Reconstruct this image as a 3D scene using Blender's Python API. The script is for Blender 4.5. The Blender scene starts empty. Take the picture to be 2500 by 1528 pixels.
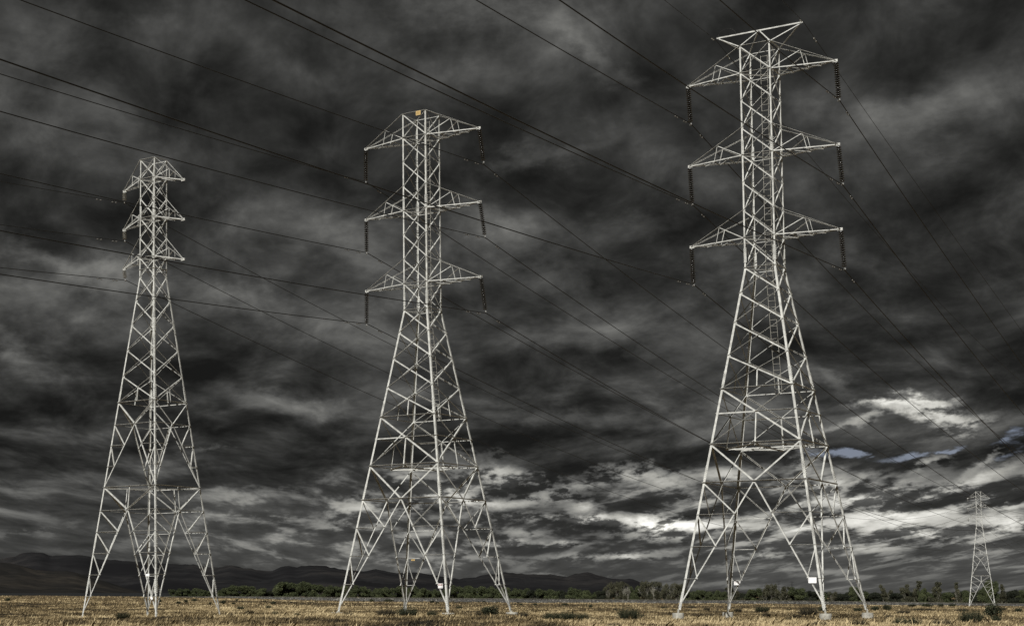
import bpy, math, random
import numpy as np
from mathutils import Vector, Matrix
random.seed(7); RNG = np.random.default_rng(7)
C = bpy.context.scene.collection
D2R = math.radians

# ------------------------------------------------------------------ camera
F, PITCH, CX, CY, HC = 4175.108, 0.0837972, 605.25, 1114.33, 0.71
cam_d = bpy.data.cameras.new("camera"); cam = bpy.data.objects.new("camera", cam_d); C.objects.link(cam)
cam.location = (0, 0, HC); cam.rotation_euler = (math.pi/2 + PITCH, 0, 0)
cam_d.sensor_fit = 'HORIZONTAL'; cam_d.sensor_width = 36; cam_d.lens = 36*F/2500
cam_d.shift_x = (1250-CX)/2500; cam_d.shift_y = (CY-764)/2500
cam_d.clip_start = 0.5; cam_d.clip_end = 40000
bpy.context.scene.camera = cam

def ray(u, v):
    """direction through a point of the photograph (2500 x 1528), y component about 1"""
    x = (u-CX)/F; z = -(v-CY)/F
    return np.array([x, math.cos(PITCH)-z*math.sin(PITCH), math.sin(PITCH)+z*math.cos(PITCH)])

# ------------------------------------------------------------------ sun
SUN_EL = 37.0
SUN_H = np.array([-0.452, -0.892]); SUN_H = SUN_H/np.linalg.norm(SUN_H)
el = D2R(SUN_EL)
sun_vec = Vector((SUN_H[0]*math.cos(el), SUN_H[1]*math.cos(el), math.sin(el)))
sd = bpy.data.lights.new("sun", 'SUN'); sd.energy = 5.0; sd.angle = D2R(0.5); sd.color = (1.0, 0.975, 0.925)
so = bpy.data.objects.new("sun", sd); C.objects.link(so)
so.rotation_euler = sun_vec.to_track_quat('Z', 'Y').to_euler()

# ------------------------------------------------------------------ view
vs = bpy.context.scene.view_settings
vs.view_transform = 'Standard'; vs.look = 'None'; vs.exposure = 0.0; vs.gamma = 1.0
vs.use_curve_mapping = False

# ------------------------------------------------------------------ node helper
class NT:
    def __init__(s, tree): s.t = tree; s.n = tree.nodes; s.l = tree.links
    def node(s, typ, **kw):
        n = s.n.new(typ)
        for k, v in kw.items(): setattr(n, k, v)
        return n
    def put(s, sock, val):
        if isinstance(val, bpy.types.NodeSocket): s.l.new(val, sock)
        elif val is not None: sock.default_value = val
    def m(s, op, a, b=None, c=None, clamp=False):
        n = s.node('ShaderNodeMath', operation=op); n.use_clamp = clamp
        s.put(n.inputs[0], a)
        if b is not None: s.put(n.inputs[1], b)
        if c is not None: s.put(n.inputs[2], c)
        return n.outputs[0]
    def comb(s, x, y, z):
        n = s.node('ShaderNodeCombineXYZ'); s.put(n.inputs[0], x); s.put(n.inputs[1], y); s.put(n.inputs[2], z); return n.outputs[0]
    def noise(s, vec, scale, detail=4, rough=0.5, dist=0.0, lac=2.0, out=0):
        n = s.node('ShaderNodeTexNoise'); n.noise_dimensions = '3D'
        s.put(n.inputs['Vector'], vec); s.put(n.inputs['Scale'], scale); s.put(n.inputs['Detail'], detail)
        s.put(n.inputs['Roughness'], rough); s.put(n.inputs['Distortion'], dist); s.put(n.inputs['Lacunarity'], lac)
        return n.outputs[out]
    def ramp(s, fac, stops, interp='LINEAR'):
        n = s.node('ShaderNodeValToRGB'); n.color_ramp.interpolation = interp
        e = n.color_ramp.elements
        while len(e) > 1: e.remove(e[-1])
        e[0].position = stops[0][0]; e[0].color = (*stops[0][1], 1)
        for p, c in stops[1:]:
            q = e.new(p); q.color = (*c, 1)
        s.put(n.inputs[0], fac); return n.outputs[0]
    def maprange(s, v, a, b, c, d, smooth=False):
        n = s.node('ShaderNodeMapRange'); n.interpolation_type = 'SMOOTHSTEP' if smooth else 'LINEAR'
        s.put(n.inputs[0], v); s.put(n.inputs[1], a); s.put(n.inputs[2], b); s.put(n.inputs[3], c); s.put(n.inputs[4], d)
        return n.outputs[0]
    def mix(s, fac, a, b, blend='MIX'):
        n = s.node('ShaderNodeMix'); n.data_type = 'RGBA'; n.blend_type = blend
        s.put(n.inputs[0], fac); s.put(n.inputs[6], a if isinstance(a, bpy.types.NodeSocket) else (*a, 1))
        s.put(n.inputs[7], b if isinstance(b, bpy.types.NodeSocket) else (*b, 1)); return n.outputs[2]

# ------------------------------------------------------------------ world: storm clouds by azimuth and elevation
def az_el(u, v):
    r = ray(u, v); return math.atan2(r[0], r[1]), math.atan2(r[2], math.hypot(r[0], r[1]))
world = bpy.data.worlds.new("World"); bpy.context.scene.world = world
world.use_nodes = True
w = NT(world.node_tree); w.n.clear()
tc = w.node('ShaderNodeTexCoord'); sep = w.node('ShaderNodeSeparateXYZ'); w.l.new(tc.outputs['Generated'], sep.inputs[0])
dx, dy, dz = sep.outputs
AZ = w.m('ARCTAN2', dx, dy); EL = w.m('ARCSINE', dz)
AE = w.comb(w.m('MULTIPLY', AZ, 1.0), w.m('MULTIPLY', EL, 1.9), 0.3)
# domain warp so that every bank gets a torn, cloudy outline
wn = w.node('ShaderNodeTexNoise'); wn.noise_dimensions = '3D'
w.put(wn.inputs['Vector'], AE); wn.inputs['Scale'].default_value = 22; wn.inputs['Detail'].default_value = 6; wn.inputs['Roughness'].default_value = 0.6
ws = w.node('ShaderNodeSeparateColor'); w.l.new(wn.outputs[1], ws.inputs[0])
wamp = w.maprange(EL, 0.0, 0.16, 0.010, 0.046)
WX = w.m('ADD', AZ, w.m('MULTIPLY', w.m('SUBTRACT', ws.outputs[0], 0.5), w.m('MULTIPLY', wamp, 1.7)))
WY = w.m('ADD', EL, w.m('MULTIPLY', w.m('SUBTRACT', ws.outputs[1], 0.5), wamp))
WP = w.comb(WX, WY, 1.0)
def vdot(w, vec, c):
    n = w.node('ShaderNodeVectorMath', operation='DOT_PRODUCT'); w.l.new(vec, n.inputs[0]); n.inputs[1].default_value = c; return n.outputs['Value']
def blob(w, WP, acc, u, v, su, sv, rot, amp):
    a, e = az_el(u, v); su, sv = su/F*1.15, sv/F*1.15; r = D2R(rot); c, s = math.cos(r), math.sin(r)
    p = vdot(w, WP, (c/su, s/su, -(a*c+e*s)/su)); q = vdot(w, WP, (-s/sv, c/sv, (a*s-e*c)/sv))
    g = w.m('POWER', 0.5, w.m('MULTIPLY_ADD', p, p, w.m('MULTIPLY', q, q)))
    return w.m('MULTIPLY_ADD', g, amp, acc if acc is not None else 0.0)
def total(w, WP, lst, u0=-9999, u1=9999, v0=-9999, v1=9999):
    acc = None
    for b in lst:
        u, v, su, sv, rot, amp = b; r = abs(D2R(rot)); c, s = math.cos(r), math.sin(r)
        ex = 2.7*max(su*c, sv*s)+60; ey = 2.7*max(su*s, sv*c)+60
        if u+ex < u0 or u-ex > u1 or v+ey < v0 or v-ey > v1: continue
        acc = blob(w, WP, acc, *b)
    return acc if acc is not None else 0.0
# soft banks: (u, v, half width, half height, tilt deg, added radiance)
SOFT = [(70,70,110,70,-20,.030),(330,75,120,30,-8,.016),(640,110,90,40,-20,.012),(880,60,100,35,-20,.022),(1200,10,190,45,-6,.075),
 (1410,90,130,22,-52,.040),(90,220,180,55,-18,.026),(300,320,60,30,-35,.020),(450,220,90,25,-25,.012),(1330,378,110,18,8,.040),(1250,370,60,24,35,.030),
 (2240,285,120,34,8,.060),(2390,215,70,50,0,.030),(1480,330,90,30,0,.012),(2150,420,60,30,0,.014),
 (820,580,150,42,-10,.058),(940,650,80,30,0,.030),(1560,560,90,22,0,.036),(1240,590,90,38,-20,.045),(1380,690,160,55,-25,.030),
 (110,655,110,20,-20,.075),(280,675,70,22,-10,.085),(160,735,240,50,0,.045),(250,1240,300,14,0,.016),(500,1215,160,10,0,.02),(700,1250,150,10,0,.03),(150,1300,300,16,0,.018),(650,1320,260,14,0,.018),(560,715,80,28,0,.065),(640,770,130,40,-10,.028),(830,800,140,30,-10,.022),
 (40,850,45,18,-25,.060),(955,890,70,60,0,.060),(900,760,100,40,-15,.02),(1500,790,120,20,-10,.036),(1420,835,170,26,-5,.040),
 (700,975,100,14,-8,.052),(830,1000,110,18,-12,.030),(430,1120,110,10,0,.03),(1240,1000,110,16,-4,.034),(1460,1025,200,14,-3,.046),(1560,1080,120,14,6,.036),
 (1690,890,80,30,20,.022),(1820,1010,75,24,0,.10),(2030,925,50,10,-30,.060),(2080,1000,130,20,6,.05),(2150,1050,180,35,0,.045),
 (2420,1045,120,20,14,.070),(2390,850,150,60,0,.010),(620,640,90,30,-12,.018),(1730,350,60,60,0,.012)]
DARKB = [(330,20,170,40,0,.7),(620,330,220,70,-20,.45),(1500,300,160,90,-30,.35),(2330,150,120,90,-20,.4),(330,500,300,50,-10,.45),(1480,500,200,60,-10,.4),
 (500,870,260,60,-5,.5),(1350,930,300,50,-5,.55),(2250,720,240,120,0,.30),(2200,880,200,60,-10,.30),(300,1060,300,50,0,.4),(900,940,200,40,0,.35),(1350,1110,190,26,-4,.7),
 (2060,1075,150,22,-4,.75),(2400,1130,90,30,0,.6),(1100,1080,200,30,0,.5),(800,1060,200,30,0,.45),(1500,1235,150,16,-2,.5),(1120,470,120,60,0,.3)]
# low band: (crisp) sunlit cumulus tops near the horizon
CRISP = [(2190,983,60,5,-8,.45),(2215,1000,70,9,-12,.30),(2120,1022,70,8,8,.24),(2290,1015,42,14,-25,.30),(2345,1030,40,10,15,.20),(2265,1128,28,7,20,.25),
 (1090,1190,60,22,0,.30),(1080,1215,40,14,0,.32),(1160,1228,80,9,0,.34),(1190,1160,50,14,-10,.22),(1260,1170,50,12,0,.22),(900,1215,40,12,0,.10),(860,1255,60,10,0,.08),
 (1430,1266,52,8,0,.55),(1640,1274,90,9,0,.75),(1590,1280,40,11,0,.4),(1640,1303,90,7,0,.30),(1420,1238,26,6,0,.34),(1215,1325,50,7,0,.42),(1368,1330,32,5,0,.36),
 (1480,1359,110,5,0,.22),(1525,1358,24,5,0,.30),(1600,1348,26,4,0,.14),(1530,1160,60,12,12,.17),(1600,1170,60,12,-15,.22),(1740,1160,60,12,0,.20),(1800,1150,40,14,0,.25),
 (1960,1150,40,18,40,.22),(1960,1220,60,12,30,.20),(2090,1225,60,14,10,.25),(2170,1268,60,16,4,.52),(2150,1310,34,7,0,.24),(2260,1296,44,7,0,.42),(2330,1195,44,9,22,.28),(2400,1170,60,12,25,.26),
 (2470,1245,44,8,14,.34),(2460,1280,50,9,8,.45),(2400,1130,30,6,35,.22),(2240,1215,60,10,20,.18),(2330,1320,60,8,0,.16),(1880,1350,44,8,0,.20),(1820,1358,60,6,0,.14),(1990,1290,50,7,0,.14),(2200,1190,70,16,25,.12),
 (510,1105,60,6,0,.05),(620,1258,90,7,0,.10),(470,1240,60,7,0,.06),(300,1240,120,6,0,.04),(60,1300,100,8,0,.05),(580,1330,60,6,0,.05),(1000,1320,40,7,0,.10),(930,1290,60,6,0,.08),(1290,1300,50,6,0,.12),
 (1150,1120,100,9,0,.05),(1480,1140,60,9,10,.10),(700,1190,100,12,0,.04),(1340,1400,24,3,0,.12),(1480,1400,30,3,0,.10),(1940,1395,60,4,0,.06),(2250,1365,90,6,0,.07)]
CRISP += [(1960,1290,60,8,0,.25),(2080,1180,50,9,15,.22),(2130,1215,50,9,10,.28),(2010,1195,40,12,30,.22),(2420,1220,60,9,18,.25),(2290,1250,60,8,8,.25),(2350,1290,60,7,0,.2),(2100,1335,60,6,0,.16),(1700,1225,60,10,0,.14),(1330,1215,60,10,0,.20),(1380,1190,50,9,10,.18),(1010,1165,60,12,-10,.18),(950,1240,70,8,0,.18),(1250,1265,60,7,0,.22),(1130,1290,50,6,0,.15)]
BLUE = [(2030,1112,42,8,-2,1.2),(2110,1108,26,8,0,1.1),(2255,1102,52,8,12,1.2),(2310,1094,22,7,15,.8),(1860,1140,50,7,-8,.55),(1760,1165,30,6,0,.4),(2470,1075,34,12,10,.9),(2440,1118,26,5,0,.6),(2490,1110,20,8,0,.6)]
# large billows and fine structure
n_big = w.noise(w.comb(w.m('MULTIPLY', AZ, 0.8), w.m('MULTIPLY', EL, 1.7), 0.9), 10, 7, 0.50, 0.25)
# perspective cloud-deck coordinates: cells shrink and flatten towards the horizon
PXc = w.m('DIVIDE', w.m('SUBTRACT', AZ, 0.12), w.m('ADD', w.m('MINIMUM', w.m('MAXIMUM', EL, -0.01), 0.10), 0.060)); PYc = w.m('MULTIPLY', w.m('LOGARITHM', w.m('ADD', w.m('MAXIMUM', EL, -0.01), 0.040), math.e), 2.35)
n_m = w.noise(w.comb(PXc, PYc, 4.0), 3.3, 8, 0.57, 0.35)
n_m2 = w.noise(w.comb(PXc, w.m('ADD', PYc, 0.17), 4.0), 3.3, 8, 0.57, 0.35)
n_str = n_m; n_rel = w.m('SUBTRACT', n_m, n_m2)
n_str2 = w.noise(w.comb(PXc, PYc, 9.0), 10.5, 6, 0.62, 0.3)
n_fine = w.noise(AE, 120, 5, 0.6, 0.1)
TILE_IN = [('WP', 'NodeSocketVector', WP), ('AZ', 'NodeSocketFloat', AZ), ('EL', 'NodeSocketFloat', EL), ('n_big', 'NodeSocketFloat', n_big),
           ('n_str', 'NodeSocketFloat', n_str), ('n_str2', 'NodeSocketFloat', n_str2), ('n_rel', 'NodeSocketFloat', n_rel), ('n_fine', 'NodeSocketFloat', n_fine)]
def tile(u0, u1, v0, v1, lower):
    """one patch of the cloud deck as a node group of its own"""
    g = bpy.data.node_groups.new('cloud_patch', 'ShaderNodeTree')
    for nm, ty, _ in TILE_IN: g.interface.new_socket(nm, in_out='INPUT', socket_type=ty)
    g.interface.new_socket('sky', in_out='OUTPUT', socket_type='NodeSocketShader')
    gi = g.nodes.new('NodeGroupInput'); go = g.nodes.new('NodeGroupOutput')
    sh = tile_body(NT(g), *[gi.outputs[nm] for nm, _, _ in TILE_IN], u0, u1, v0, v1, lower)
    g.links.new(sh, go.inputs[0])
    gn = w.node('ShaderNodeGroup'); gn.node_tree = g
    for nm, _, so_ in TILE_IN: w.l.new(so_, gn.inputs[nm])
    return gn.outputs[0]
def tile_body(w, WP, AZ, EL, n_big, n_str, n_str2, n_rel, n_fine, u0, u1, v0, v1, lower):
    soft = total(w, WP, SOFT, u0, u1, v0, v1); dark = total(w, WP, DARKB, u0, u1, v0, v1)
    tex = w.m('MULTIPLY_ADD', w.m('SUBTRACT', n_big, 0.5), 2.9, w.m('MULTIPLY', w.m('SUBTRACT', n_str, 0.5), 1.9))
    calm = w.maprange(EL, 0.012, 0.060, 0.18, 1.0, True)
    tex = w.m('ADD', tex, w.m('MULTIPLY', w.m('MULTIPLY', n_rel, calm), w.maprange(EL, 0.10, 0.26, 3.8, 2.0)))
    tex = w.m('ADD', tex, w.m('MULTIPLY', w.m('SUBTRACT', n_str2, 0.5), w.maprange(EL, 0.06, 0.2, 0.7, 0.2)))
    base = w.m('MULTIPLY', 0.0315, w.m('EXPONENT', tex))
    sm = w.m('MULTIPLY', soft, w.m('MAXIMUM', w.m('MULTIPLY_ADD', tex, 0.42, w.m('MULTIPLY_ADD', w.m('SUBTRACT', n_fine, 0.5), 0.9, 0.95)), 0.1))
    L = w.m('MULTIPLY_ADD', sm, 1.15, base)
    if lower:
        low = w.maprange(EL, az_el(1250,1215)[1], az_el(1250,1120)[1], 1.0, 0.0, True)
        lowr = w.m('MULTIPLY', low, w.maprange(AZ, az_el(200,1300)[0], az_el(1250,1300)[0], 0.13, 1.0, True))
        lit = w.maprange(w.m('MULTIPLY_ADD', n_rel, 1.9, w.m('MULTIPLY_ADD', n_fine, 0.18, w.m('MULTIPLY', n_str2, 0.18))), 0.12, 0.48, 0.0, 1.0, True)
        streak = w.m('MULTIPLY', w.maprange(n_str, 0.40, 0.62, 0.25, 1.0, True), lit)
        fade = w.maprange(EL, az_el(1250,1420)[1], az_el(1250,1290)[1], 0.22, 1.0, True)
        patch = w.maprange(n_big, 0.36, 0.60, 0.35, 1.25, True)
        L = w.m('ADD', L, w.m('ADD', w.m('MULTIPLY', lowr, w.m('MULTIPLY', w.m('MULTIPLY', fade, patch), w.m('MULTIPLY', streak, 0.27))), w.m('MULTIPLY', w.m('MULTIPLY', low, w.m('MULTIPLY_ADD', fade, -0.030, 0.046)), w.m('MULTIPLY_ADD', n_str, 1.4, 0.3))))
    L = w.m('MULTIPLY', L, w.m('SUBTRACT', 1.0, w.m('MULTIPLY', w.m('MINIMUM', dark, 1.2), 0.48)))
    if lower:
        crisp = total(w, WP, CRISP, u0, u1, v0, v1)
        cr = w.m('MULTIPLY', crisp, w.m('MULTIPLY', w.maprange(w.m('MULTIPLY_ADD', n_rel, 0.9, w.m('MULTIPLY_ADD', n_fine, 0.6, w.m('MULTIPLY', n_str2, 0.4))), 0.39, 0.56, 0.18, 1.3, True), w.maprange(n_fine, 0.3, 0.65, 0.75, 1.1)))
        L = w.m('ADD', L, w.m('MULTIPLY', w.m('MAXIMUM', w.m('SUBTRACT', cr, 0.02), 0.0), 0.95))
    L = w.m('MAXIMUM', L, 0.010)
    tint = w.ramp(L, [(0.0, (0.99, 1.0, 0.945)), (0.06, (1.0, 1.0, 0.955)), (0.35, (1.0, 0.985, 0.90)), (1.0, (1.0, 0.985, 0.92))])
    cl = w.node('ShaderNodeVectorMath', operation='SCALE'); w.l.new(tint, cl.inputs[0]); w.l.new(L, cl.inputs['Scale'])
    col = cl.outputs[0]
    if lower and u1 > 1600:
        blue = total(w, WP, BLUE, u0, u1, v0, v1)
        sky = w.node('ShaderNodeTexSky'); sky.sky_type = 'NISHITA'; sky.sun_disc = False
        sky.sun_elevation = D2R(SUN_EL); sky.sun_rotation = math.atan2(SUN_H[0], SUN_H[1])
        sk = w.node('ShaderNodeMix'); sk.data_type = 'RGBA'; sk.blend_type = 'MULTIPLY'; sk.inputs[0].default_value = 1.0
        w.l.new(sky.outputs[0], sk.inputs[6]); sk.inputs[7].default_value = (0.052, 0.047, 0.058, 1)
        bm_ = w.m('MULTIPLY', w.maprange(w.m('MULTIPLY', blue, w.maprange(w.m('ADD', n_str2, n_rel), 0.36, 0.66, 1.5, 0.25)), 0.28, 1.45, 0.0, 1.0, True), 0.68)
        col = w.mix(bm_, col, sk.outputs[2])
    bg = w.node('ShaderNodeBackground'); w.l.new(col, bg.inputs[0]); bg.inputs[1].default_value = 1.0
    return bg.outputs[0]
def blend(fac, a, b):
    n = w.node('ShaderNodeMixShader'); w.l.new(fac, n.inputs[0]); w.l.new(a, n.inputs[1]); w.l.new(b, n.inputs[2]); return n.outputs[0]
COLS = [-400, 560, 1000, 1420, 1840, 2900]; ROWS = [(-500, 560), (560, 1070), (1070, 1600)]
def colmask(u): return w.maprange(AZ, az_el(u-14, 900)[0], az_el(u+14, 900)[0], 0.0, 1.0, True)
def rowmask(v): return w.maprange(EL, az_el(1250, v+14)[1], az_el(1250, v-14)[1], 0.0, 1.0, True)
cms = [colmask(u) for u in COLS[1:-1]]
rows = []
for i, (v0, v1) in enumerate(ROWS):
    sh = [tile(COLS[k]-14, COLS[k+1]+14, v0-14, v1+14, i == 2 or (i == 1 and COLS[k+1] > 1700)) for k in range(len(COLS)-1)]
    # balanced so that only one or two tiles are ever evaluated
    left = blend(cms[0], sh[0], sh[1]); right = blend(cms[2], sh[2], blend(cms[3], sh[3], sh[4]))
    rows.append(blend(cms[1], left, right))
front = blend(rowmask(ROWS[2][0]), rows[2], blend(rowmask(ROWS[1][0]), rows[1], rows[0]))
# the rest of the sky: the same dark deck without the banks seen in the picture
rest_bg = w.node('ShaderNodeBackground'); rest_bg.inputs[1].default_value = 1.0
w.l.new(w.ramp(n_big, [(0.3, (0.022, 0.022, 0.020)), (0.7, (0.075, 0.074, 0.069))]), rest_bg.inputs[0])
infront = w.m('MULTIPLY', w.m('MULTIPLY', w.m('COMPARE', AZ, az_el(1250, 900)[0], 0.62), w.m('LESS_THAN', EL, 0.46)), w.m('GREATER_THAN', EL, -0.02))
final = blend(infront, rest_bg.outputs[0], front)
wo = w.node('ShaderNodeOutputWorld'); w.l.new(final, wo.inputs[0])
# ------------------------------------------------------------------ materials
MATS = {}
def mat(name, col, rough=0.7, metal=0.0, vary=0.0, vscale=3.0, bump=0.0, bscale=20.0, col2=None, spec=0.5, attr=None, transl=0.0):
    m = bpy.data.materials.new(name); m.use_nodes = True; k = NT(m.node_tree); k.n.clear()
    bs = k.node('ShaderNodeBsdfPrincipled'); out = k.node('ShaderNodeOutputMaterial'); k.l.new(bs.outputs[0], out.inputs[0])
    bs.inputs['Roughness'].default_value = rough; bs.inputs['Metallic'].default_value = metal; bs.inputs['Specular IOR Level'].default_value = spec
    t = k.node('ShaderNodeTexCoord').outputs['Object']
    if attr:
        a = k.node('ShaderNodeAttribute'); a.attribute_name = attr
        c = k.ramp(a.outputs['Fac'], col2)
    elif vary or col2:
        nz = k.noise(t, vscale, 6, 0.6, 0.2)
        c2 = col2 if col2 else tuple(x*(1-vary) for x in col)
        c = k.mix(k.maprange(nz, 0.35, 0.65, 0, 1), col, c2)
    else: c = None
    if c is None: bs.inputs['Base Color'].default_value = (*col, 1)
    else: k.l.new(c, bs.inputs['Base Color'])
    if bump:
        b = k.node('ShaderNodeBump'); b.inputs['Strength'].default_value = bump; b.inputs['Distance'].default_value = 0.05
        k.l.new(k.noise(t, bscale, 5, 0.6), b.inputs['Height']); k.l.new(b.outputs[0], bs.inputs['Normal'])
    if transl:
        tr = k.node('ShaderNodeBsdfTranslucent'); mx = k.node('ShaderNodeMixShader'); mx.inputs[0].default_value = transl
        k.l.new(c if c is not None else bs.inputs['Base Color'].links[0].from_socket, tr.inputs[0])
        k.l.new(bs.outputs[0], mx.inputs[1]); k.l.new(tr.outputs[0], mx.inputs[2]); k.l.new(mx.outputs[0], out.inputs[0])
    MATS[name] = m; return m
STEEL = mat('galvanised_steel', (0.58, 0.585, 0.555), 0.6, 0.0, 0.42, 2.3, spec=0.35)
STEEL_FAR = mat('cloud_shaded_steel', (0.028, 0.028, 0.03), 0.8, 0, 0.2, 0.5)  # skyline pylons: cloud shadow painted in as a much darker steel
STEEL_D = mat('dull_steel', (0.36, 0.35, 0.31), 0.6, 0.0, 0.3, 2.0)
WIRE = mat('weathered_conductor', (0.022, 0.022, 0.021), 0.6, 0.2)
PORC = mat('brown_porcelain', (0.008, 0.0075, 0.007), 0.22, 0.0, spec=0.6)
PORCG = mat('grey_porcelain', (0.26, 0.255, 0.23), 0.3, 0.0, spec=0.6)
CAP = mat('cap_metal', (0.26, 0.26, 0.25), 0.45)
CONC = mat('concrete', (0.42, 0.41, 0.36), 0.9, 0, 0.45, 4.0, 0.5, 30)
WHITE = mat('sign_white', (0.85, 0.85, 0.85), 0.5)
ORANGE = mat('sign_orange', (0.58, 0.43, 0.20), 0.55, 0, 0.2, 9)
REDB = mat('sign_red', (0.22, 0.03, 0.02), 0.5)
DKTXT = mat('sign_dark', (0.05, 0.04, 0.035), 0.6)

# ------------------------------------------------------------------ mesh helper
class MB:
    def __init__(s): s.v = []; s.f = []
    def box(s, P, Q, t, n, a0, a1, b0, b1):
        P = Vector(P); Q = Vector(Q); i = len(s.v)
        for R_ in (P, Q):
            for a, b in ((a0, b0), (a1, b0), (a1, b1), (a0, b1)): s.v.append(R_ + t*a + n*b)
        s.f += [(i, i+3, i+2, i+1), (i+4, i+5, i+6, i+7), (i, i+1, i+5, i+4), (i+1, i+2, i+6, i+5), (i+2, i+3, i+7, i+6), (i+3, i, i+4, i+7)]
    def angle(s, P, Q, n, wd, out=False, th=0.012, off=0.0):
        """steel angle from P to Q: one leg flat in the face with outward normal n, the other standing on its upper edge"""
        P = Vector(P); Q = Vector(Q); d = (Q-P).normalized(); n = Vector(n); n = (n - d*n.dot(d)).normalized()
        t = n.cross(d).normalized()
        if t.z < 0: t = -t
        if out:
            s.box(P, Q, t, n, -wd*0.12, wd/2-th, 0.003+off, 0.003+th+off)
            s.box(P, Q, t, n, wd/2-th+0.001, wd/2, 0.003+off, wd+off)
        else:
            s.box(P, Q, t, n, -wd/2, wd/2-th, -0.036-off, -0.036+th-off)
            s.box(P, Q, t, n, wd/2-th+0.001, wd/2, -0.036-wd-off, -0.024-off)
    def tube(s, pts, r, seg=6, cap=True):
        pts = [Vector(p) for p in pts]; i0 = len(s.v); n = len(pts); prev = None
        for k, p in enumerate(pts):
            d = ((pts[min(k+1, n-1)] - pts[max(k-1, 0)])).normalized()
            a = Vector((0, 0, 1)) if abs(d.z) < 0.9 else Vector((1, 0, 0))
            x = d.cross(a).normalized(); y = d.cross(x).normalized()
            rr = r[k] if isinstance(r, (list, tuple)) else r
            for j in range(seg):
                an = 2*math.pi*j/seg; s.v.append(p + x*math.cos(an)*rr + y*math.sin(an)*rr)
        for k in range(n-1):
            for j in range(seg):
                a = i0+k*seg+j; b = i0+k*seg+(j+1) % seg
                s.f.append((a, b, b+seg, a+seg))
        if cap:
            s.f.append(tuple(i0+j for j in range(seg))[::-1]); s.f.append(tuple(i0+(n-1)*seg+j for j in range(seg)))
    def lathe(s, prof, seg=16, at=(0, 0, 0)):
        i0 = len(s.v)
        for r, z in prof:
            for j in range(seg):
                an = 2*math.pi*j/seg; s.v.append(Vector((at[0]+r*math.cos(an), at[1]+r*math.sin(an), at[2]+z)))
        for k in range(len(prof)-1):
            for j in range(seg):
                a = i0+k*seg+j; b = i0+k*seg+(j+1) % seg; s.f.append((a, b, b+seg, a+seg))
        s.f.append(tuple(i0+j for j in range(seg))[::-1]); s.f.append(tuple(i0+(len(prof)-1)*seg+j for j in range(seg)))
    def build(s, name, m, parent=None, smooth=False, offset=None):
        me = bpy.data.meshes.new(name)
        vv = [tuple(v) for v in s.v] if offset is None else [tuple(Vector(v)-offset) for v in s.v]
        me.from_pydata(vv, [], s.f); me.materials.append(m); me.update()
        if smooth: me.polygons.foreach_set('use_smooth', [True]*len(me.polygons))
        o = bpy.data.objects.new(name, me); C.objects.link(o)
        if offset is not None: o.location = offset
        if parent is not None: o.parent = parent
        return o
def tag(o, label=None, cat=None, group=None, kind=None):
    if label: o['label'] = label
    if cat: o['category'] = cat
    if group: o['group'] = group
    if kind: o['kind'] = kind
    return o
def empty(name, loc=(0, 0, 0), rz=0.0):
    o = bpy.data.objects.new(name, None); C.objects.link(o); o.location = loc; o.rotation_euler = (0, 0, rz); o.empty_display_size = 0.5; return o
def copy_tree(o, parent=None, skip=()):
    c = o.copy(); C.objects.link(c); c.parent = parent
    for ch in list(o.children):
        if ch.name.split('.')[0] in skip: continue
        copy_tree(ch, c, skip)
    return c

# ------------------------------------------------------------------ terrain
EDGE_U = [-2500, 0, 300, 540, 830, 1260, 1670, 2100, 2500, 4200]
EDGE_V = [1449, 1453, 1455, 1458.5, 1466.5, 1470, 1472, 1475.5, 1479, 1484]
EDGE_D = [700, 700, 690, 650, 600, 575, 560, 580, 620, 640]
NEAR_U = [-600, 300, 822, 1100, 1650, 2200]
NEAR_Z = [-0.57, -0.57, -0.38, -0.36, -0.46, -0.50]
HZ = CY + F*math.tan(PITCH)
def px_of(x, y): return CX + F*np.asarray(x)/np.maximum(np.asarray(y), 40.0)*1.0035
def edge(u): return np.interp(u, EDGE_U, EDGE_D), HC + (HZ-np.interp(u, EDGE_U, EDGE_V))*np.interp(u, EDGE_U, EDGE_D)/F
def ground_z(x, y):
    x = np.asarray(x, float); y = np.asarray(y, float); u = px_of(x, y)
    D, ze = edge(u); zn = np.interp(u, NEAR_U, NEAR_Z)
    t = np.clip((y-135)/(D-135), 0, 1)
    z = zn*(1-t) + ze*t
    far = np.clip((y-D)/1.0, 0, None)
    # behind the levee the plain runs on, just under the sight line
    zf = ze - 0.6 + (np.maximum(y, D)-D)*(HZ-1452.0)/F*0.9
    z = np.where(y > D+14, np.minimum(zf, 60), z)
    z = z + 0.10*np.sin(x*0.11+1.3)*np.sin(y*0.07) * np.clip((y-20)/40, 0, 1)
    back = np.clip((40-y)/60, 0, 1)
    return z - 0.85*back*(1.0)
def ground_hit(u, v):
    """where the sight line through a photo point meets the plain"""
    r = ray(u, v); lo, hi = 20.0, 720.0
    ys = np.geomspace(30, 700, 1500); x = r[0]/r[1]*ys; zr = HC + r[2]/r[1]*ys
    g = ground_z(x, ys); below = np.nonzero(zr <= g)[0]
    k = below[0] if len(below) else len(ys)-1
    y = ys[k]; return float(r[0]/r[1]*y), float(y), float(ground_z(r[0]/r[1]*y, y))
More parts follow.
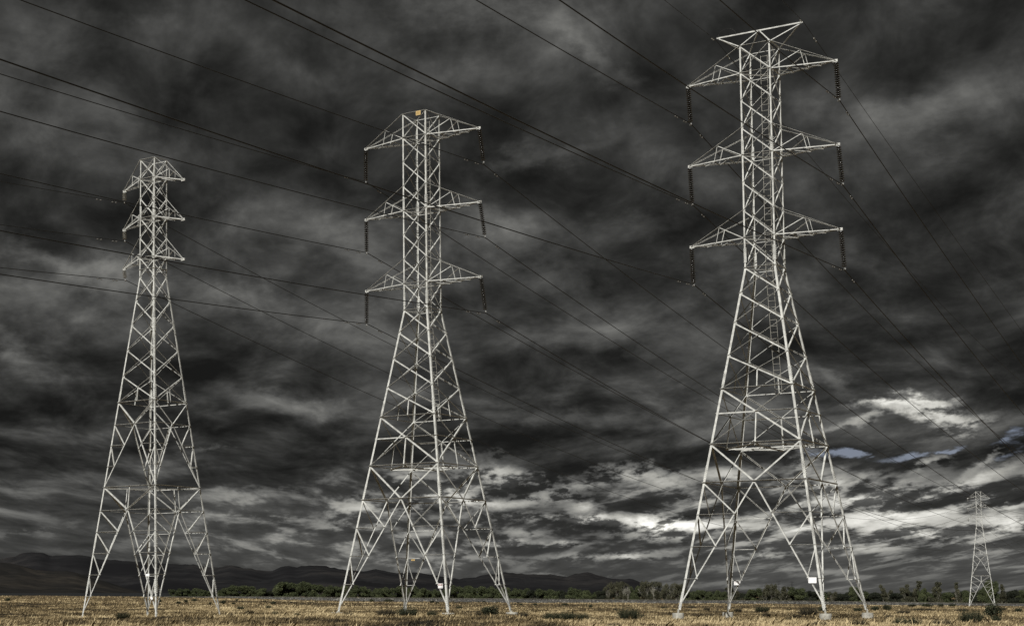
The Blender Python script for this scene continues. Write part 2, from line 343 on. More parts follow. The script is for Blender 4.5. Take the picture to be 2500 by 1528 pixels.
def grid_mesh(name, X, Y, Z, m, kind=None):
    ny, nx = X.shape; me = bpy.data.meshes.new(name)
    co = np.stack([X, Y, Z], -1).reshape(-1, 3)
    idx = np.arange(nx*ny).reshape(ny, nx)
    q = np.stack([idx[:-1, :-1], idx[:-1, 1:], idx[1:, 1:], idx[1:, :-1]], -1).reshape(-1, 4)
    me.vertices.add(len(co)); me.vertices.foreach_set('co', co.astype(np.float32).ravel())
    me.loops.add(q.size); me.loops.foreach_set('vertex_index', q.astype(np.int32).ravel())
    me.polygons.add(len(q)); me.polygons.foreach_set('loop_start', np.arange(0, q.size, 4, dtype=np.int32))
    me.update(calc_edges=True); me.validate()
    me.polygons.foreach_set('use_smooth', [True]*len(me.polygons)); me.materials.append(m)
    o = bpy.data.objects.new(name, me); C.objects.link(o)
    if kind: o['kind'] = kind
    return o
def vnoise(x, y, seed=0, oct=4):
    """value noise, numpy"""
    tot = 0; amp = 1; norm = 0
    for k in range(oct):
        r = np.random.default_rng(seed*31+k); T = r.random((256, 256))
        xi = np.floor(x).astype(int); yi = np.floor(y).astype(int); fx = x-xi; fy = y-yi
        fx = fx*fx*(3-2*fx); fy = fy*fy*(3-2*fy)
        a = T[xi % 256, yi % 256]; b = T[(xi+1) % 256, yi % 256]; c = T[xi % 256, (yi+1) % 256]; d = T[(xi+1) % 256, (yi+1) % 256]
        tot = tot + amp*((a*(1-fx)+b*fx)*(1-fy) + (c*(1-fx)+d*fx)*fy); norm += amp
        amp *= 0.5; x = x*2.03+11.3; y = y*2.03+5.7
    return tot/norm
GM = bpy.data.materials.new('dry_plain_soil'); GM.use_nodes = True; k = NT(GM.node_tree)
bs = GM.node_tree.nodes['Principled BSDF']; bs.inputs['Roughness'].default_value = 0.95; bs.inputs['Specular IOR Level'].default_value = 0.1
tcg = k.node('ShaderNodeTexCoord').outputs['Object']
n1 = k.noise(tcg, 0.06, 8, 0.62, 0.4); n2 = k.noise(tcg, 1.1, 8, 0.7)
c1 = k.ramp(n1, [(0.34, (0.085, 0.062, 0.034)), (0.5, (0.150, 0.110, 0.058)), (0.64, (0.25, 0.190, 0.105))])
c2 = k.mix(k.maprange(n2, 0.42, 0.66, 0, 0.6), c1, (0.07, 0.05, 0.028))
k.l.new(c2, bs.inputs['Base Color'])
bb = k.node('ShaderNodeBump'); bb.inputs['Distance'].default_value = 0.3; bb.inputs['Strength'].default_value = 0.7; k.l.new(n2, bb.inputs['Height']); k.l.new(bb.outputs[0], bs.inputs['Normal'])
yy = np.concatenate([np.linspace(-400, 20, 24), np.geomspace(24, 900, 260), np.geomspace(930, 16000, 60)])
aa = np.tan(np.linspace(-1.05, 1.05, 241))
YY, AA = np.meshgrid(yy, aa, indexing='ij'); XX = AA*np.maximum(np.abs(YY), 150)
grid_mesh('ground', XX, YY, ground_z(XX, YY), GM, 'structure')

# the dark field left of the levee, beyond the plain
FM = mat('dark_ground', (0.022, 0.023, 0.024), 0.95, 0, 0.4, 0.02, spec=0.1)  # near-black, faintly bluish ground tone varied by noise
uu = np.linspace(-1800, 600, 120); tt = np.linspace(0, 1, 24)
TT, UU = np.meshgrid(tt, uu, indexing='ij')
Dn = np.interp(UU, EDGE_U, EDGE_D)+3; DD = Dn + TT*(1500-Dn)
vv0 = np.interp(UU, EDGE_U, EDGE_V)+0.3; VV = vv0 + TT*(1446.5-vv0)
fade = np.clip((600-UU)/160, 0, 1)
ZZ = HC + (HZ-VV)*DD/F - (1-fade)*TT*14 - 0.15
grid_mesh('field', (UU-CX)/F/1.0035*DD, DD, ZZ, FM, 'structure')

# ------------------------------------------------------------------ rock levee
RM = bpy.data.materials.new('rock_riprap'); RM.use_nodes = True; k = NT(RM.node_tree)
bs = RM.node_tree.nodes['Principled BSDF']; bs.inputs['Roughness'].default_value = 0.9
t_ = k.node('ShaderNodeTexCoord').outputs['Object']
vo = k.node('ShaderNodeTexVoronoi'); vo.inputs['Scale'].default_value = 0.8; k.l.new(t_, vo.inputs['Vector'])
k.l.new(k.ramp(k.m('ADD', k.m('MULTIPLY', vo.outputs['Distance'], 0.5), k.m('MULTIPLY', k.noise(t_, 0.9, 5, 0.7), 0.6)), [(0.30, (0.17, 0.165, 0.15)), (0.5, (0.065, 0.063, 0.058)), (0.62, (0.026, 0.025, 0.023)), (0.76, (0.26, 0.25, 0.22))]), bs.inputs['Base Color'])
LU = [380, 470, 540, 700, 830, 1260, 1670, 1960, 2500, 3600]
LT = [1456.5, 1457, 1456.2, 1457.2, 1458.3, 1461.8, 1465.2, 1467.3, 1473.5, 1480]
def levee_z(u):
    D, ze = edge(u); return HC + (HZ-np.interp(u, LU, LT))*(D+6)/F
uu = np.linspace(400, 3400, 1700)
rows = []
D, ze = edge(uu); top = levee_z(uu)
for k_, (dd, f_) in enumerate([(0, -0.1), (1, .18), (2, .36), (3, .55), (4, .75), (5, .92), (6, 1.0), (9, 1.02), (11, 1.0), (13, .7), (16, -0.4)]):
    y = D+dd; x = (uu-CX)/F/1.0035*y; z = ze + (top-ze)*f_
    j = RNG.normal(0, 1, len(uu))
    if 0 < k_ < 7: z = z + j*0.10; y = y + RNG.normal(0, .25, len(uu))
    rows.append((x, y, z))
lev = grid_mesh('levee', np.array([r[0] for r in rows]), np.array([r[1] for r in rows]), np.array([r[2] for r in rows]), RM, 'structure')
lev.data.polygons.foreach_set('use_smooth', [False]*len(lev.data.polygons))
# pale gravel track along the crown
TR = mat('track_gravel', (0.26, 0.24, 0.19), 0.95, 0, 0.4, 0.5)
D, ze = edge(uu); top = levee_z(uu)
tr = [((uu-CX)/F/1.0035*(D+d_), D+d_, top+h_) for d_, h_ in ((7.0, .14), (8.5, .22), (11.2, .14))]
grid_mesh('track', np.array([r[0] for r in tr]), np.array([r[1] for r in tr]), np.array([r[2] for r in tr]), TR, 'structure')

# ------------------------------------------------------------------ hills
def hills(name, pts, D, depth, m, seed, u0, u1, rel=0.10, foot=1462, n=420):
    us = np.linspace(u0, u1, n); pv = np.interp(us, [p[0] for p in pts], [p[1] for p in pts])
    nr = 64; X = np.zeros((nr+10, n)); Y = X.copy(); Z = X.copy()
    for i in range(nr+10):
        t = i/(nr-1.0); y = D - depth*(1-t)
        zr = HC + (HZ-pv)*D/F; z0 = HC + (HZ-foot)*y/F
        x = (us-CX)/F/1.0035*y
        if t <= 1:
            prof = t**1.5*(1-0.25*np.sin(t*math.pi))
            spur = (vnoise(x/(depth*0.22)+3, np.full(n, y/(depth*0.55)), seed, 5)-0.5)*2
            spur2 = np.abs(vnoise(x/(depth*0.10)+9, np.full(n, y/(depth*0.3)), seed+5, 4)-0.5)*2
            z = z0 + (zr-z0)*np.clip(prof + (spur*rel*3.0 - spur2*rel*1.6)*np.sin(min(t, 1)*math.pi)**0.8, 0, 1.0)
            if i == nr-1: z = zr + (vnoise(us/7.0, us*0+3, seed, 4)-0.5)*2*2.6*D/F
        else: z = zr - (t-1)*(zr-z0)*3
        X[i] = x; Y[i] = y; Z[i] = z
    return grid_mesh(name, X, Y, Z, m, 'structure')
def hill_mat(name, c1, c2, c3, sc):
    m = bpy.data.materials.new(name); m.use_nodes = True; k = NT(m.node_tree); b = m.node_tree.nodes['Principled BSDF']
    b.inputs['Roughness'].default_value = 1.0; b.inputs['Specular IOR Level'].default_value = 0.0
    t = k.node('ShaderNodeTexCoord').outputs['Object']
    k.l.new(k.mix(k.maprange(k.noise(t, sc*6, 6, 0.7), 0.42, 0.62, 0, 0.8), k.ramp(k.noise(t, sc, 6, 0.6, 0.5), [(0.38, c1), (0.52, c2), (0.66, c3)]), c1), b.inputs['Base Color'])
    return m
HM1 = hill_mat('shaded_scrub_hills', (0.012, 0.012, 0.013), (0.020, 0.020, 0.021), (0.034, 0.032, 0.031), 0.0016)  # cloud shadow over the hills is put into these dark tones
HM2 = hill_mat('shaded_grass_hills', (0.015, 0.015, 0.0145), (0.023, 0.0215, 0.020), (0.038, 0.034, 0.029), 0.003)  # browner front hills, cloud shadow painted into the colour too
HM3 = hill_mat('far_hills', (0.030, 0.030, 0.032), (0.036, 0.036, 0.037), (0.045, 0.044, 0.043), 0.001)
RIDGE = [(-2500,1380),(-900,1395),(-300,1372),(0,1366),(30,1359),(62,1349),(92,1347),(105,1350),(122,1357),(150,1355),(190,1354),(214,1357),(240,1366),(290,1368),(330,1371),(400,1375),(440,1378),(466,1376),(490,1381),(520,1386),(545,1382),(565,1379),(590,1385),(615,1388),(640,1393),(662,1394),(680,1386),(700,1381),(725,1384),(760,1379),(790,1381),(830,1388),(852,1391),(880,1393),(905,1392),(918,1389),(950,1396),(985,1398),(1010,1396),(1040,1400),(1080,1407),(1120,1413),(1140,1410),(1165,1408),(1185,1403),(1210,1402),(1235,1397),(1262,1400),(1300,1401),(1350,1402),(1372,1406),(1384,1408),(1400,1402),(1425,1396),(1445,1398),(1465,1404),(1490,1411),(1520,1413),(1540,1412),(1560,1418),(1570,1424),(1595,1432),(1640,1446),(1680,1456),(1760,1466)]
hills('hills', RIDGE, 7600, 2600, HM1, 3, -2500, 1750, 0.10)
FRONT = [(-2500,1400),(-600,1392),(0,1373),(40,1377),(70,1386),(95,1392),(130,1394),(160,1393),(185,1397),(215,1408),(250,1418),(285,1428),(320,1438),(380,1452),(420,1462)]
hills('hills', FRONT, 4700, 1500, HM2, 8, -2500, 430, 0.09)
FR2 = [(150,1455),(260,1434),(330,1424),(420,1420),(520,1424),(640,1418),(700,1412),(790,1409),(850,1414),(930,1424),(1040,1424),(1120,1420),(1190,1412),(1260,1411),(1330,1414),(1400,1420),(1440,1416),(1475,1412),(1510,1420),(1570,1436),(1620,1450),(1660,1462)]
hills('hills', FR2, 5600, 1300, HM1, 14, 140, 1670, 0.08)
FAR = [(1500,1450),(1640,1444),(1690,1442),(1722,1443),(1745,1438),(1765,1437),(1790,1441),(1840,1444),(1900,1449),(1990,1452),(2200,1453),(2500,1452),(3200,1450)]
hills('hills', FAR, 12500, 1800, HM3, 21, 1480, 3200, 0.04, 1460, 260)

# ------------------------------------------------------------------ pylons
SG = {'A': (-1, -1), 'B': (1, -1), 'C': (1, 1), 'D': (-1, 1)}
FACES = [('A', 'B', Vector((0, -1, 0))), ('B', 'C', Vector((1, 0, 0))), ('D', 'C', Vector((0, 1, 0))), ('A', 'D', Vector((-1, 0, 0)))]
# for each face: True when the bright, flush diagonals run from the first leg (high) to the second leg (low)
FLUSH_DOWN = {'AB': True, 'BC': False, 'DC': True, 'AD': False}
class Tower:
    def __init__(s, z, w, zw):
        s.z = z; s.w = w; s.zw = zw
    def width(s, z):
        t, wa, fo = s.w
        zt = s.z['top']
        if z >= s.zw: return t + (wa-t)*(zt-z)/(zt-s.zw)
        return wa + (fo-wa)*(s.zw-z)/s.zw
    def leg(s, L_, z):
        w_ = s.width(z); return Vector((SG[L_][0]*w_, SG[L_][1]*w_, z))
    def face_pt(s, P, Q, f, z): return s.leg(P, z).lerp(s.leg(Q, z), f)
    def mid(s, P, Q, z): return s.face_pt(P, Q, 0.5, z)
def build_tower(T, typ, root, k=1.0):
    """k: thickness factor for the steel"""
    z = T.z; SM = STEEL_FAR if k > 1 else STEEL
    # legs
    for L_ in 'ABCD':
        mb = MB(); sx, sy = SG[L_]
        segs = [('F', 'W', 0.142*k), ('W', 'top', 0.105*k)] if typ == 'big' else [('F', 'W', 0.112*k), ('W', 'top', 0.085*k)]
        for lo, hi, wd in segs:
            P = T.leg(L_, z[lo] + (0.12 if lo == 'F' else 0)); Q = T.leg(L_, z[hi])
            X = Vector((-sx, 0, 0)); Y = Vector((0, -sy, 0)); d = (Q-P).normalized()
            X = (X - d*X.dot(d)).normalized(); Y = (Y - d*Y.dot(d)).normalized()
            mb.box(P, Q, X, Y, 0, wd, 0, 0.02); mb.box(P, Q, X, Y, 0, 0.02, 0.021, wd)
        # splices with bolts
        zs = [z['H1']+0.75, z['W']+0.85, z['L2']+0.5, z['H3']+0.7, 0.75] if typ == 'big' else [z['H1']+0.7, z['b']-0.1, z['L2']+0.4, z['h']+0.9, 2.3]
        for zc in zs:
            ln = 0.5
            for fx, ax in ((0, Vector((-sx, 0, 0))), (1, Vector((0, -sy, 0)))):
                P = T.leg(L_, zc-ln); Q = T.leg(L_, zc+ln); d = (Q-P).normalized()
                nrm = Vector((0, sy, 0)) if fx == 0 else Vector((sx, 0, 0)); nrm = (nrm - d*nrm.dot(d)).normalized(); a = (ax - d*ax.dot(d)).normalized()
                mb.box(P, Q, a, nrm, 0.004, 0.16, 0.003, 0.016)
                for i in range(7):
                    for c_ in (0.045, 0.115):
                        p = P.lerp(Q, (i+0.5)/7) + (0.02*d if c_ > .1 else -0.02*d)
                        mb.box(p-0.016*d, p+0.016*d, a, nrm, c_-0.016, c_+0.016, 0.017, 0.045)
        if (typ == 'small' and L_ in 'BD') or (typ == 'big' and L_ == 'D'):
            zc = 2.6
            while zc < z['top']-0.3:
                p = T.leg(L_, zc); mb.tube([p, p+Vector((sx*0.16, 0, 0)) if int(zc/0.45) % 2 else p+Vector((0, sy*0.16, 0))], 0.009, 5); zc += 0.45
        mb.build('leg', SM, root)
    # faces (the lattice of one face is one riveted panel)
    for P_, Q_, n in FACES:
        fd = FLUSH_DOWN[P_+Q_]; mb = MB()
        def diag(zt_, zb_, wd=0.10):
            wd *= k
            mb.angle(T.leg(P_, zt_), T.leg(Q_, zb_), n, wd if fd else wd*0.62, out=not fd)
            mb.angle(T.leg(Q_, zt_), T.leg(P_, zb_), n, wd if not fd else wd*0.62, out=fd)
        def bar(a, b, wd=0.07, out=False): mb.angle(a, b, n, wd*k, out=out)
        def belt(zz_, wd=0.10):
            a, b = T.leg(P_, zz_), T.leg(Q_, zz_)
            mb.angle(a, b, n, wd*k, out=True, off=0.012)
        if typ == 'big':
            lv = ['top', 'L1', 'm1', 'U2', None, 'L2', 'm2', 'U3', None, 'L3', 'm3', 'W']
            zl = [z['top'], z['L1'], (z['L1']+z['U2'])/2, z['U2'], z['L2'], (z['L2']+z['U3'])/2, z['U3'], z['L3'], z['W'], z['a'], z['b'], z['c'], z['H1']]
        else:
            zl = [z['top'], z['L1'], z['U2'], z['L2'], z['U3'], z['L3'], z['W'], z['a'], z['b'], z['c'], z['d'], z['H1']]
        for i in range(len(zl)-1): diag(zl[i], zl[i+1], (0.065 if zl[i] > z['W'] else 0.085) if typ == 'big' else 0.062)
        for zj in zl:
            for L_, o_ in ((P_, Q_), (Q_, P_)):
                c_ = T.leg(L_, zj); a_ = (T.leg(o_, zj)-c_).normalized(); g_ = 0.14 if zj > z['W'] else 0.20; mb.box(c_+a_*0.05, c_+a_*g_, Vector((0, 0, 1)), n, -0.05, 0.05, -0.021, -0.014)
        for nm in ('top', 'L1', 'L2', 'L3'):
            belt(z[nm], 0.055)
        if typ == 'big':
            belt(z['W'], 0.07); belt(z['H1'], 0.09); belt(z['H2'], 0.10); belt(z['H3'], 0.11)
            za, zb = z['c'], z['H1']; wa, wb = T.width(za), T.width(zb); zx = za-(za-zb)*wa/(wa+wb)
            bar(T.mid(P_, Q_, zx), T.mid(P_, Q_, zb), 0.07)
            za, zb = z['H1'], z['H2']; wa, wb = T.width(za), T.width(zb); zx = za-(za-zb)*wa/(wa+wb)
            diag(za, zb, 0.10)
            m_ = T.mid(P_, Q_, zx); bar(T.leg(P_, zx), m_, 0.085, out=not fd); bar(m_, T.leg(Q_, zx), 0.085, out=True)
            bar(m_, T.mid(P_, Q_, zb), 0.08)
            apex = T.mid(P_, Q_, z['H3']); bar(T.leg(P_, z['H2']), apex, 0.10); bar(T.leg(Q_, z['H2']), apex, 0.10)
            blocks = [(z['H3'], 0.0, 4, apex)]
        else:
            belt(z['H1'], 0.085); belt(z['H2'], 0.09); belt(z['L3']-0.9, 0.06)
            za, zb = z['d'], z['H1']; wa, wb = T.width(za), T.width(zb); zx = za-(za-zb)*wa/(wa+wb)
            bar(T.mid(P_, Q_, zx), T.mid(P_, Q_, zb), 0.06)
            a1 = T.mid(P_, Q_, z['e']); bar(T.leg(P_, z['H1']), a1, 0.085); bar(T.leg(Q_, z['H1']), a1, 0.085, out=True)
            a2 = T.mid(P_, Q_, z['f']); bar(T.leg(P_, z['H2']), a2, 0.09); bar(T.leg(Q_, z['H2']), a2, 0.09, out=True)
            bar(T.mid(P_, Q_, z['H2']), a2, 0.06)
            blocks = [(z['e'], z['H2'], 3, a1), (z['f'], 0.0, 5, a2)]
        for zt_, zb_, n_, apex in blocks:
            for side, L_ in ((0, P_), (1, Q_)):
                foot = T.leg(L_, zb_+(0.35 if zb_ == 0 else 0)); lz = zt_
                mb.angle(apex, foot, n, (0.08 if typ == 'big' else 0.065)*k, out=False)
                for i in range(n_):
                    f0 = i/n_; f1 = (i+1)/n_
                    zi = zt_+(zb_-zt_)*f0; zj = zt_+(zb_-zt_)*f1
                    li = T.leg(L_, zi); ii = apex.lerp(T.leg(L_, zb_), f0); ij = apex.lerp(T.leg(L_, zb_), f1)
                    if i > 0 or typ == 'small': mb.angle(li, ii, n, 0.055*k, out=True, off=0.0)
                    if i < n_-1: mb.angle(li, ij, n, (0.075 if i < 2 else 0.06)*k*(1 if typ == 'big' else 0.85), out=(side == 1) == fd and i == 0)
        mb.build('bracing', SM, root)
    # plan bracing inside the belts
    up = Vector((0, 0, 1))
    if typ == 'big':
        mb = MB(); ms = [T.mid(a, b, z['H2']) for a, b in (('A', 'B'), ('B', 'C'), ('C', 'D'), ('D', 'A'))]
        for i in range(4): mb.angle(ms[i], ms[(i+1) % 4], up, 0.085*k, off=0.02)
        mb.angle(ms[0], ms[2], up, 0.07*k, off=0.10); mb.angle(ms[1], ms[3], up, 0.07*k, off=0.05)
        mb.build('plan_bracing', SM, root)
    for nm in (('L1', 'L2', 'L3', 'W') if typ == 'big' else ('L1', 'L2', 'L3', 'H2')):
        mb = MB(); mb.angle(T.leg('A', z[nm]), T.leg('C', z[nm]), up, 0.05*k, off=0.02); mb.build('plan_bracing', SM, root)
    # cross arms
    ext, droop = T.arm
    for lo, hi in (('L1', 'top'), ('L2', 'U2'), ('L3', 'U3')):
        for sgn, (f_, b_) in ((-1, ('A', 'D')), (1, ('B', 'C'))):
            mb = MB(); tip = Vector((sgn*ext, 0, z[lo]-droop)); nx = Vector((sgn, 0, 0))
            lowm = []; upm = []
            for L_, ny in ((f_, -1), (b_, 1)):
                a = T.leg(L_, z[lo]); b = T.leg(L_, z[hi]); nn = Vector((0, ny, 0)); te = tip + Vector((0, ny*0.05, 0))
                mb.angle(a, te, nn, 0.065*k, out=False); mb.angle(b, te, nn, 0.05*k, out=ny < 0)
                if typ == 'big':
                    u_ = b.lerp(te, 0.46); l_ = a.lerp(te, 0.52)
                    mb.angle(u_, l_, nn, 0.035*k, off=0.012); mb.angle(a, u_, nn, 0.042*k, off=0.012)
                else:
                    u_ = b.lerp(te, 0.5); l_ = a.lerp(te, 0.5)
                    mb.angle(u_, l_, nn, 0.035*k, off=0.012); mb.angle(a, u_, nn, 0.04*k, off=0.012)
                lowm.append((a, te)); upm.append((b, te))
            for fr in ((0.25, 0.52, 0.75) if typ == 'big' else (0.5,)):
                p0 = lowm[0][0].lerp(lowm[0][1], fr); p1 = lowm[1][0].lerp(lowm[1][1], fr); mb.angle(p0, p1, up, 0.035*k, off=0.01)
            for fa, fb in (((0.0, 0.25), (0.25, 0.52), (0.52, 0.75)) if typ == 'big' else ((0.0, 0.5),)):
                p0 = lowm[0][0].lerp(lowm[0][1], fa); p1 = lowm[1][0].lerp(lowm[1][1], fb); mb.angle(p0, p1, up, 0.03*k, off=0.03)
            mb.box(tip-Vector((0.22*sgn, 0, 0)), tip+Vector((0.12*sgn, 0, 0)), Vector((0, 0, 1)), Vector((0, 1, 0)), -0.09, 0.09, -0.035, 0.035)
            mb.build('cross_arm', SM, root)
def footing(T, L_, root, r, h, drop):
    p = T.leg(L_, 0); mb = MB()
    mb.lathe([(r, -drop), (r*1.0, h-0.03), (r*0.97, h), (0.02, h+0.01)], 20, (p.x, p.y, 0))
    f = mb.build('footing', CONC, root, True)
    s = MB(); q = T.leg(L_, 0.16); s.tube([(p.x, p.y, h-0.02), (q.x, q.y, 0.16)], 0.07, 6); s.build('stub', STEEL_D, f)
    return f
def ladder(T, root):
    mb = MB(); z0, z1 = T.z['H1']+0.1, T.z['top']-0.3; pts = {-1: [], 1: []}
    zc = z0; hs = []
    for zz_ in (z0, T.z['W'], z1):
        c = T.mid('D', 'C', zz_)
        for s_ in (-1, 1): pts[s_].append(c + Vector((s_*0.23, -0.16, 0)))
    for s_ in (-1, 1): mb.tube(pts[s_], 0.016, 5)
    zc = z0+0.2
    while zc < z1:
        c = T.mid('D', 'C', zc) + Vector((0, -0.16, 0)); mb.tube([c-Vector((0.23, 0, 0)), c+Vector((0.23, 0, 0))], 0.013, 5, False); zc += 0.42
    return mb.build('ladder', STEEL_D, root)
def sign(root, c, face_n, wd, h, m, kind='plain', tilt=0.0, label=None):
    n = Vector(face_n); x = n.cross(Vector((0, 0, 1))).normalized()*-1; zup = Vector((0, 0, 1))
    if tilt: R_ = Matrix.Rotation(tilt, 3, n); x = R_ @ x; zup = R_ @ zup
    n = x.cross(zup).normalized()
    if n.dot(Vector(face_n)) < 0: n = -n
    c = Vector(c)
    def poly(mb, cx, cy, w_, h_, o0, o1, r=0.0):
        if r <= 0: outl = [(-w_/2, -h_/2), (w_/2, -h_/2), (w_/2, h_/2), (-w_/2, h_/2)]
        else:
            outl = []
            for sx, sy, a0 in ((1, -1, -90), (1, 1, 0), (-1, 1, 90), (-1, -1, 180)):
                for a in (0, 30, 60, 90):
                    an = D2R(a0+a); outl.append((sx*(w_/2-r)+r*math.cos(an), sy*(h_/2-r)+r*math.sin(an)))
        i = len(mb.v); N = len(outl)
        for o_ in (o0, o1):
            for px, py in outl: mb.v.append(c + x*(cx+px) + zup*(cy+py) + n*o_)
        mb.f.append(tuple(range(i, i+N))[::-1]); mb.f.append(tuple(range(i+N, i+2*N)))
        for j in range(N): mb.f.append((i+j, i+(j+1) % N, i+N+(j+1) % N, i+N+j))
    mb = MB(); poly(mb, 0, 0, wd, h, 0.0, 0.006, min(wd, h)*0.1); s = mb.build('warning_sign', m, root)
    if label: s['label'] = label
    if kind == 'danger':
        b = MB(); poly(b, 0, h*0.22, wd*0.80, h*0.34, 0.008, 0.011, 0.01); b.build('sign_band', REDB, s)
        b = MB(); poly(b, 0, h*0.22, wd*0.62, h*0.15, 0.0125, 0.014, 0.008); b.build('sign_oval', WHITE, s)
        b = MB(); poly(b, 0, -h*0.26, wd*0.66, h*0.02, 0.008, 0.010)
        b.build('sign_lettering', DKTXT, s)
    if kind == 'dots':
        b = MB(); poly(b, 0, h*0.30, wd*0.80, h*0.07, 0.008, 0.010)
        b.build('sign_lettering', mat('sign_brown', (0.30, 0.17, 0.10), 0.6) if 'sign_brown' not in MATS else MATS['sign_brown'], s)
        b = MB(); poly(b, -wd*0.28, -h*0.12, wd*0.09, h*0.16, 0.008, 0.010, 0.01); b.build('sign_symbol', DKTXT, s); b = MB(); poly(b, wd*0.29, -h*0.1, wd*0.09, h*0.16, 0.008, 0.010, 0.01); b.build('sign_symbol', DKTXT, s)
    if kind == 'mark':
        b = MB(); poly(b, wd*0.28, -h*0.12, wd*0.06, h*0.10, 0.008, 0.010, 0.006); b.build('sign_symbol', STEEL_D, s)
    if kind == 'orange':
        b = MB(); poly(b, 0, 0, wd*0.78, h*0.72, 0.008, 0.010, 0.01); b.build('sign_panel', mat('sign_ochre', (0.46, 0.31, 0.11), 0.55, 0, 0.3, 8) if 'sign_ochre' not in MATS else MATS['sign_ochre'], s)
    return s

ZB = {'top': 38.0, 'L1': 36.14, 'U2': 32.371, 'L2': 30.515, 'U3': 26.739, 'L3': 24.875, 'W': 22.836, 'a': 21.1, 'b': 19.098, 'c': 16.88, 'H1': 14.652, 'H2': 10.949, 'H3': 8.411, 'F': 0.0}
ZS = {'top': 33.867, 'L1': 32.418, 'U2': 30.938, 'L2': 29.465, 'U3': 27.974, 'L3': 26.509, 'W': 25.035, 'a': 23.263, 'b': 21.445, 'c': 19.581, 'd': 17.642, 'H1': 15.708, 'e': 14.058, 'H2': 9.479, 'f': 7.777, 'F': 0.0,
      'g': 6.223, 'h': 4.656, 'i': 3.077}
BIG = Tower(ZB, (1.0417, 1.0496, 4.741), 22.836); BIG.arm = (5.044, -0.023)
SML = Tower(ZS, (0.708, 0.7235, 3.5927), 25.035); SML.arm = (2.9285, 0.44)
R1, R2, R3, R4 = -0.6084, -0.6427, -0.6660, -0.415
t1 = empty('transmission_pylon', (34.656, 113.142, 0.0), R1)
build_tower(BIG, 'big', t1)
for L_ in 'ABCD': footing(BIG, L_, t1, 0.37, -0.10, 1.5)
ladder(BIG, t1)
t2 = empty('transmission_pylon', (13.289, 128.640, -0.217), R2)
for ch in list(t1.children):
    if ch.name.split('.')[0] == 'footing': continue
    copy_tree(ch, t2)
for L_ in 'ABCD': footing(BIG, L_, t2, 0.46, 0.05, 1.4)
# earth-wire peak on the right pylon only
mb = MB(); ea, ez = 2.85, 39.2; ap = Vector((0, 0, ez)); up = Vector((0, 0, 1)); fr = Vector((0, -1, 0))
mb.angle(Vector((-ea-0.1, 0, ez)), Vector((ea+0.1, 0, ez)), fr, 0.09)
for L_ in 'ABCD':
    q = BIG.leg(L_, 38.0); sx = SG[L_][0]
    mb.angle(ap, q, Vector((0, SG[L_][1], 0.3)), 0.06); mb.angle(Vector((sx*ea, 0, ez-0.04)), q, Vector((0, SG[L_][1], 0.2)), 0.065)
pk = mb.build('peak_frame', STEEL, t1)
mb = MB(); mb.tube([(-ea+1.25*(1-math.cos(a_))*0.5*1.0, 0, ez+0.03+0.5*math.sin(a_)) for a_ in np.linspace(0, math.pi, 12)], 0.012, 5); mb.build('bonding_loop', WIRE, pk)
nAB = (0, -1, 0)
def at_inner(T, P_, Q_, side, f, z_, apexz):
    """point on the small strut between leg and inner brace at height z_: f = 0 at the leg, 1 at the brace"""
    L_ = P_ if side == 0 else Q_; ap_ = T.mid(P_, Q_, apexz); l = T.leg(L_, z_); i_ = ap_.lerp(T.leg(L_, 0), (apexz-z_)/apexz); return l.lerp(i_, f)
sign(t1, at_inner(BIG, 'A', 'B', 1, 0.56, 2.103, 8.411)+Vector((0, -0.14, -0.13)), nAB, 0.52, 0.36, WHITE, 'mark', label='larger white sign on the front strut')
sign(t1, at_inner(BIG, 'D', 'C', 0, 0.62, 2.103, 8.411)+Vector((0, -0.14, -0.20)), nAB, 0.44, 0.25, WHITE, 'dots', label='small white sign with brown lettering on the rear strut')
sign(t2, BIG.face_pt('A', 'B', 0.73, 38.0)+Vector((0, -0.17, -0.18)), nAB, 0.42, 0.34, ORANGE, 'orange', label='weathered orange sign at the top')
sign(t2, at_inner(BIG, 'A', 'B', 1, 0.48, 2.103, 8.411)+Vector((0, -0.14, -0.13)), nAB, 0.40, 0.34, WHITE, 'danger', label='white sign with red band on the front strut')
sign(t2, at_inner(BIG, 'D', 'C', 0, 0.38, 4.205, 8.411)+Vector((0, -0.14, -0.13)), nAB, 0.33, 0.12, ORANGE, 'orange', label='narrow orange sign on the rear strut')
t3 = empty('transmission_pylon', (-7.008, 125.0, -0.5745), R3)
build_tower(SML, 'small', t3)
for L_ in 'ABCD': footing(SML, L_, t3, 0.3, -0.12, 1.0)
sign(t3, at_inner(SML, 'A', 'B', 1, 0.62, 3.11, 7.777)+Vector((0, -0.14, -0.03)), nAB, 0.36, 0.16, WHITE, 'plain', 0.08, label='bent white sign on the upper strut')
sign(t3, at_inner(SML, 'A', 'B', 1, 0.55, 1.555, 7.777)+Vector((0, -0.14, -0.10)), nAB, 0.24, 0.17, WHITE, 'plain', -0.6, label='skewed white sign on the lower strut')
tag(t1, 'tallest pylon on round concrete footings, right, with a wide earth-wire bar on top', 'pylon')
tag(t2, 'middle pylon with a small orange sign hanging under its flat top', 'pylon')
tag(t3, 'narrow left pylon seen corner-on, insulators only under its left arms', 'pylon')
t4 = copy_tree(t3, None, ('warning_sign', 'footing')); t4.location = (212.6, 497.0, -1.62); t4.rotation_euler = (0, 0, R4)
tag(t4, 'small far pylon standing in the grass before the trees at the right edge', 'pylon')
